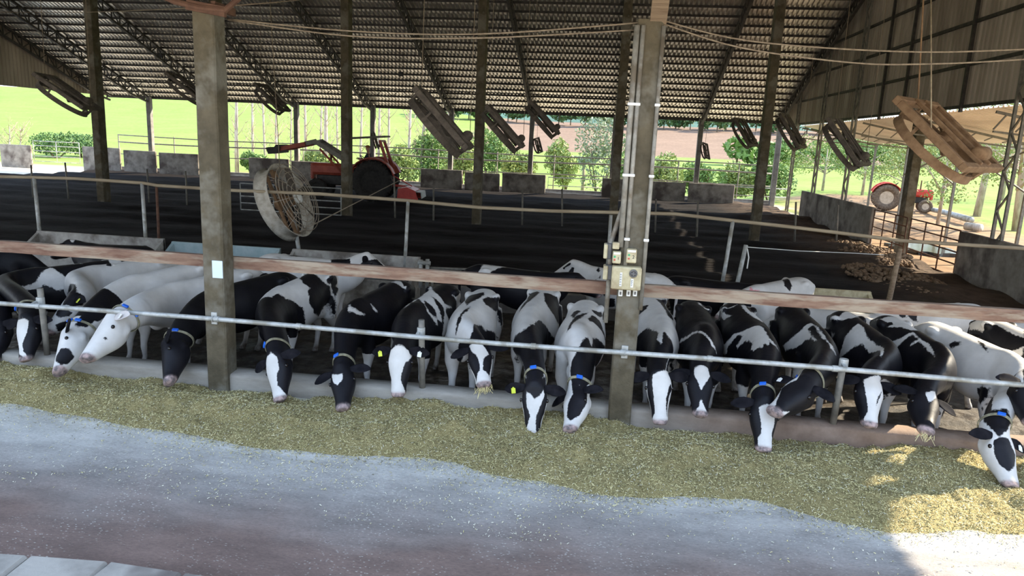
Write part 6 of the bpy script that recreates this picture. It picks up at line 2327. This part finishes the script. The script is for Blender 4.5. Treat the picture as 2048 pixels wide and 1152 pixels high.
def far_tree(x, Y, r_, h, mat, label, group=None):
    z0 = float(land_h(np.array([x]), np.array([Y]))[0])
    root = link('distant_tree', None, None, (x, Y, z0))
    MB().tube([V(0, 0, -.5), V(0, 0, h * .5)], [.25, .15], 6).build('trunk', MT['dark_bark'], root)
    fb = MB()
    rr = np.random.default_rng(int(abs(x * 7 + Y)))
    for k in range(4):
        leaves(fb, rr, (r_ * rr.uniform(-.4, .4), r_ * rr.uniform(-.4, .4), h * rr.uniform(.45, .75)), (r_ * .65, r_ * .65, h * .34), 60, r_ * .24, shell=.75)
    quick_mesh('crown', fb, MT[mat], root)
    return tag(root, label, 'tree', group)


k = 0
for x in np.arange(-62, 92, 4.4):
    Y = 236 + 10 * rng.random() + .06 * x
    far_tree(float(x + rng.uniform(-1, 1)), float(Y), float(rng.uniform(3.0, 4.6)), float(rng.uniform(5, 9)), 'leaf_dark', 'distant dark tree in the long wood across the hill', 'distant trees of the wood across the hill')
for x in np.arange(24, 74, 4.2):
    Y = 132 + .55 * (x - 24) + 4 * rng.random()
    far_tree(float(x), float(Y), float(rng.uniform(2.6, 3.8)), float(rng.uniform(4, 6.5)), 'leaf_dark' if rng.random() < .6 else 'leaf_mid', 'distant tree in the belt along the green field on the right', 'distant trees along the green field')

# bare slender trunks of the plantation
def bare_tree(px, Y, r_, h, lean, label, seed, nbr=26):
    rr = random.Random(seed)
    p = atY(px, 300, Y)
    x = p.x
    z0 = float(land_h(np.array([x]), np.array([Y]))[0])
    root = link('bare_tree', None, None, (x, Y, z0))
    mb = MB()
    pts = [V(0, 0, -.3), V(lean * .3, 0, h * .33), V(lean * .7, .1, h * .66), V(lean, .1, h)]
    mb.tube(pts, [r_, r_ * .85, r_ * .6, r_ * .25], 8)
    mb.build('trunk', MT['bark'], root, smooth=True)
    tw = MB()
    for k in range(nbr):
        u = rr.uniform(.12, .92)
        b = V(lean * u, .05, h * u)
        a = rr.uniform(0, 6.28)
        L = rr.uniform(.7, 1.9)
        e = b + V(math.cos(a) * L * .6, math.sin(a) * L * .6, L * .75)
        m_ = (b + e) / 2 + V(0, 0, -.12)
        tw.tube([b, m_, e], [.028, .020, .008], 5)
        for q in range(3):
            uu = rr.uniform(.4, 1)
            s_ = m_ + (e - m_) * uu
            a2 = rr.uniform(0, 6.28)
            tw.tube([s_, s_ + V(math.cos(a2) * .35, math.sin(a2) * .35, rr.uniform(.15, .5))], [.012, .005], 4)
    tw.build('twigs', MT['twig'], root, smooth=True)
    return tag(root, label, 'tree')


bt = [(472, 44, .16, .2), (505, 50, .12, .1), (530, 47, .10, -.2), (552, 52, .14, .1), (580, 49, .08, .3), (612, 46, .12, -.1), (640, 52, .12, .2), (652, 44, .17, .0), (676, 50, .10, -.2),
      (720, 48, .12, .2), (757, 46, .12, .1), (778, 52, .12, -.1), (817, 45, .13, .15), (842, 47, .18, .5), (868, 52, .10, .2), (898, 48, .12, -.2)]
for i, (x, Y, r_, ln) in enumerate(bt):
    bare_tree(x, Y, r_, 9.5 + (i % 3), ln, '%s bare pale trunk from the left in the leafless grove beyond the fence' % ORD[i], i)
for i, (x, Y) in enumerate(((18, 58), (40, 60))):
    bare_tree(x, Y, .09, 3.0, .2, ('left' if i == 0 else 'right') + ' leafless reddish sapling at the far left edge', 60 + i, 22)

# palm in the thicket
p = atY(1168, 322, 52)
z0 = float(land_h(np.array([p.x]), np.array([52.0]))[0])
root = link('palm', None, None, (p.x, 52, z0))
hp = p.z - z0
MB().tube([V(0, 0, -.2), V(.05, 0, hp * .5), V(0, 0, hp)], [.16, .13, .11], 8).build('trunk', MT['bark'], root, smooth=True)
for k in range(14):
    a = k * 2 * math.pi / 14
    fr = MB()
    P_ = [V(math.cos(a) * 1.6 * u, math.sin(a) * 1.6 * u, hp + .55 * math.sin(u * 2.4) - .55 * u * u) for u in np.linspace(0, 1, 8)]
    fr.tube(P_, [.03] * 4 + [.018] * 4, 5)
    tt = V(-math.sin(a), math.cos(a), 0)
    for j in range(1, 8):
        for s_ in (-1, 1):
            for w_ in (0, .5):
                b_ = P_[j - 1] + (P_[j] - P_[j - 1]) * w_
                fr.bar(b_, b_ + tt * s_ * .42 * (1 - j / 11) + V(math.cos(a) * .2, math.sin(a) * .2, -.22), .05, .008)
    fr.build('frond', MT['leaf_grey'], root)
tag(root, 'single palm rising from the thicket beyond the fence', 'palm')


# leafy trees in the yard on the right
def leafy(px, Y, r_trunk, h, rx, mat, label, seed, n=3800, size=.085, lean=0.0, low=.35):
    rr = np.random.default_rng(seed)
    p = atY(px, 420, Y)
    z0 = float(land_h(np.array([p.x]), np.array([Y]))[0])
    root = link('leafy_tree', None, None, (p.x, Y, z0))
    mb = MB()
    mb.tube([V(0, 0, -.3), V(lean * .4, 0, h * .4), V(lean, 0, h * .8)], [r_trunk, r_trunk * .75, r_trunk * .3], 9)
    cl = []
    for k in range(9):
        a = rr.uniform(0, 6.28)
        b = V(lean * .5, 0, h * rr.uniform(.25, .6))
        e = V(lean * .8 + rx * .75 * math.cos(a), rx * .75 * math.sin(a), h * rr.uniform(low, .95))
        mb.tube([b, (b + e) / 2 + V(0, 0, .15), e], [r_trunk * .4, r_trunk * .25, .02], 6)
        cl.append(e)
    mb.build('trunk', MT['bark'], root, smooth=True)
    fb = MB()
    for e in cl + [V(lean, 0, h * .85)]:
        leaves(fb, rr, e, (rx * .5, rx * .5, h * .16), n // 10, size, shell=.2)
    quick_mesh('foliage', fb, MT[mat], root)
    return tag(root, label, 'tree')


leafy(1880, 32.0, .10, 5.2, 2.6, 'leaf_light', 'loose pale green tree right of the parked red tractor', 3)
leafy(1955, 38.0, .22, 8.5, 3.0, 'leaf_mid', 'tall tree with a pale trunk right of the brown box fan', 4, lean=.4)
leafy(1800, 47.0, .12, 5.0, 2.8, 'leaf_light', 'pale green tree behind the bonnet of the parked tractor', 5)
leafy(2040, 30.0, .20, 7.5, 3.0, 'leaf_light', 'leaning tree with bare limbs at the right edge of the yard', 6, lean=-.6)
leafy(1720, 52.0, .12, 4.6, 3.0, 'leaf_mid', 'green tree behind the big rear wheel of the parked tractor', 7)
leafy(1640, 56.0, .12, 4.4, 3.0, 'leaf_light', 'light green tree seen between the lattice columns on the right', 8)
leafy(2000, 55.0, .16, 7.5, 4.0, 'leaf_dark', 'darker tree farthest back at the right edge', 9)
leafy(1880, 60.0, .16, 7.0, 4.2, 'leaf_grey', 'grey-green tree farthest back behind the loose pale tree', 10)
# felled trunk and a log beside the yard
a, b = atZ(1840, 414, .25), atZ(1942, 440, .25)
mb = MB()
mb.tube([a, (a + b) / 2 + V(0, 0, .05), b], [.13, .15, .17], 10)
tag(mb.build('felled_trunk', MT['galvanized'], smooth=True), 'long pale trunk lying on the ground past the parked tractor', 'log')
a, b = atZ(1932, 452, .15), atZ(1962, 456, .15)
mb = MB()
mb.tube([a, b], [.20, .19], 10)
tag(mb.build('log', MT['bark'], smooth=True), 'short brown log at the edge of the dirt yard', 'log')
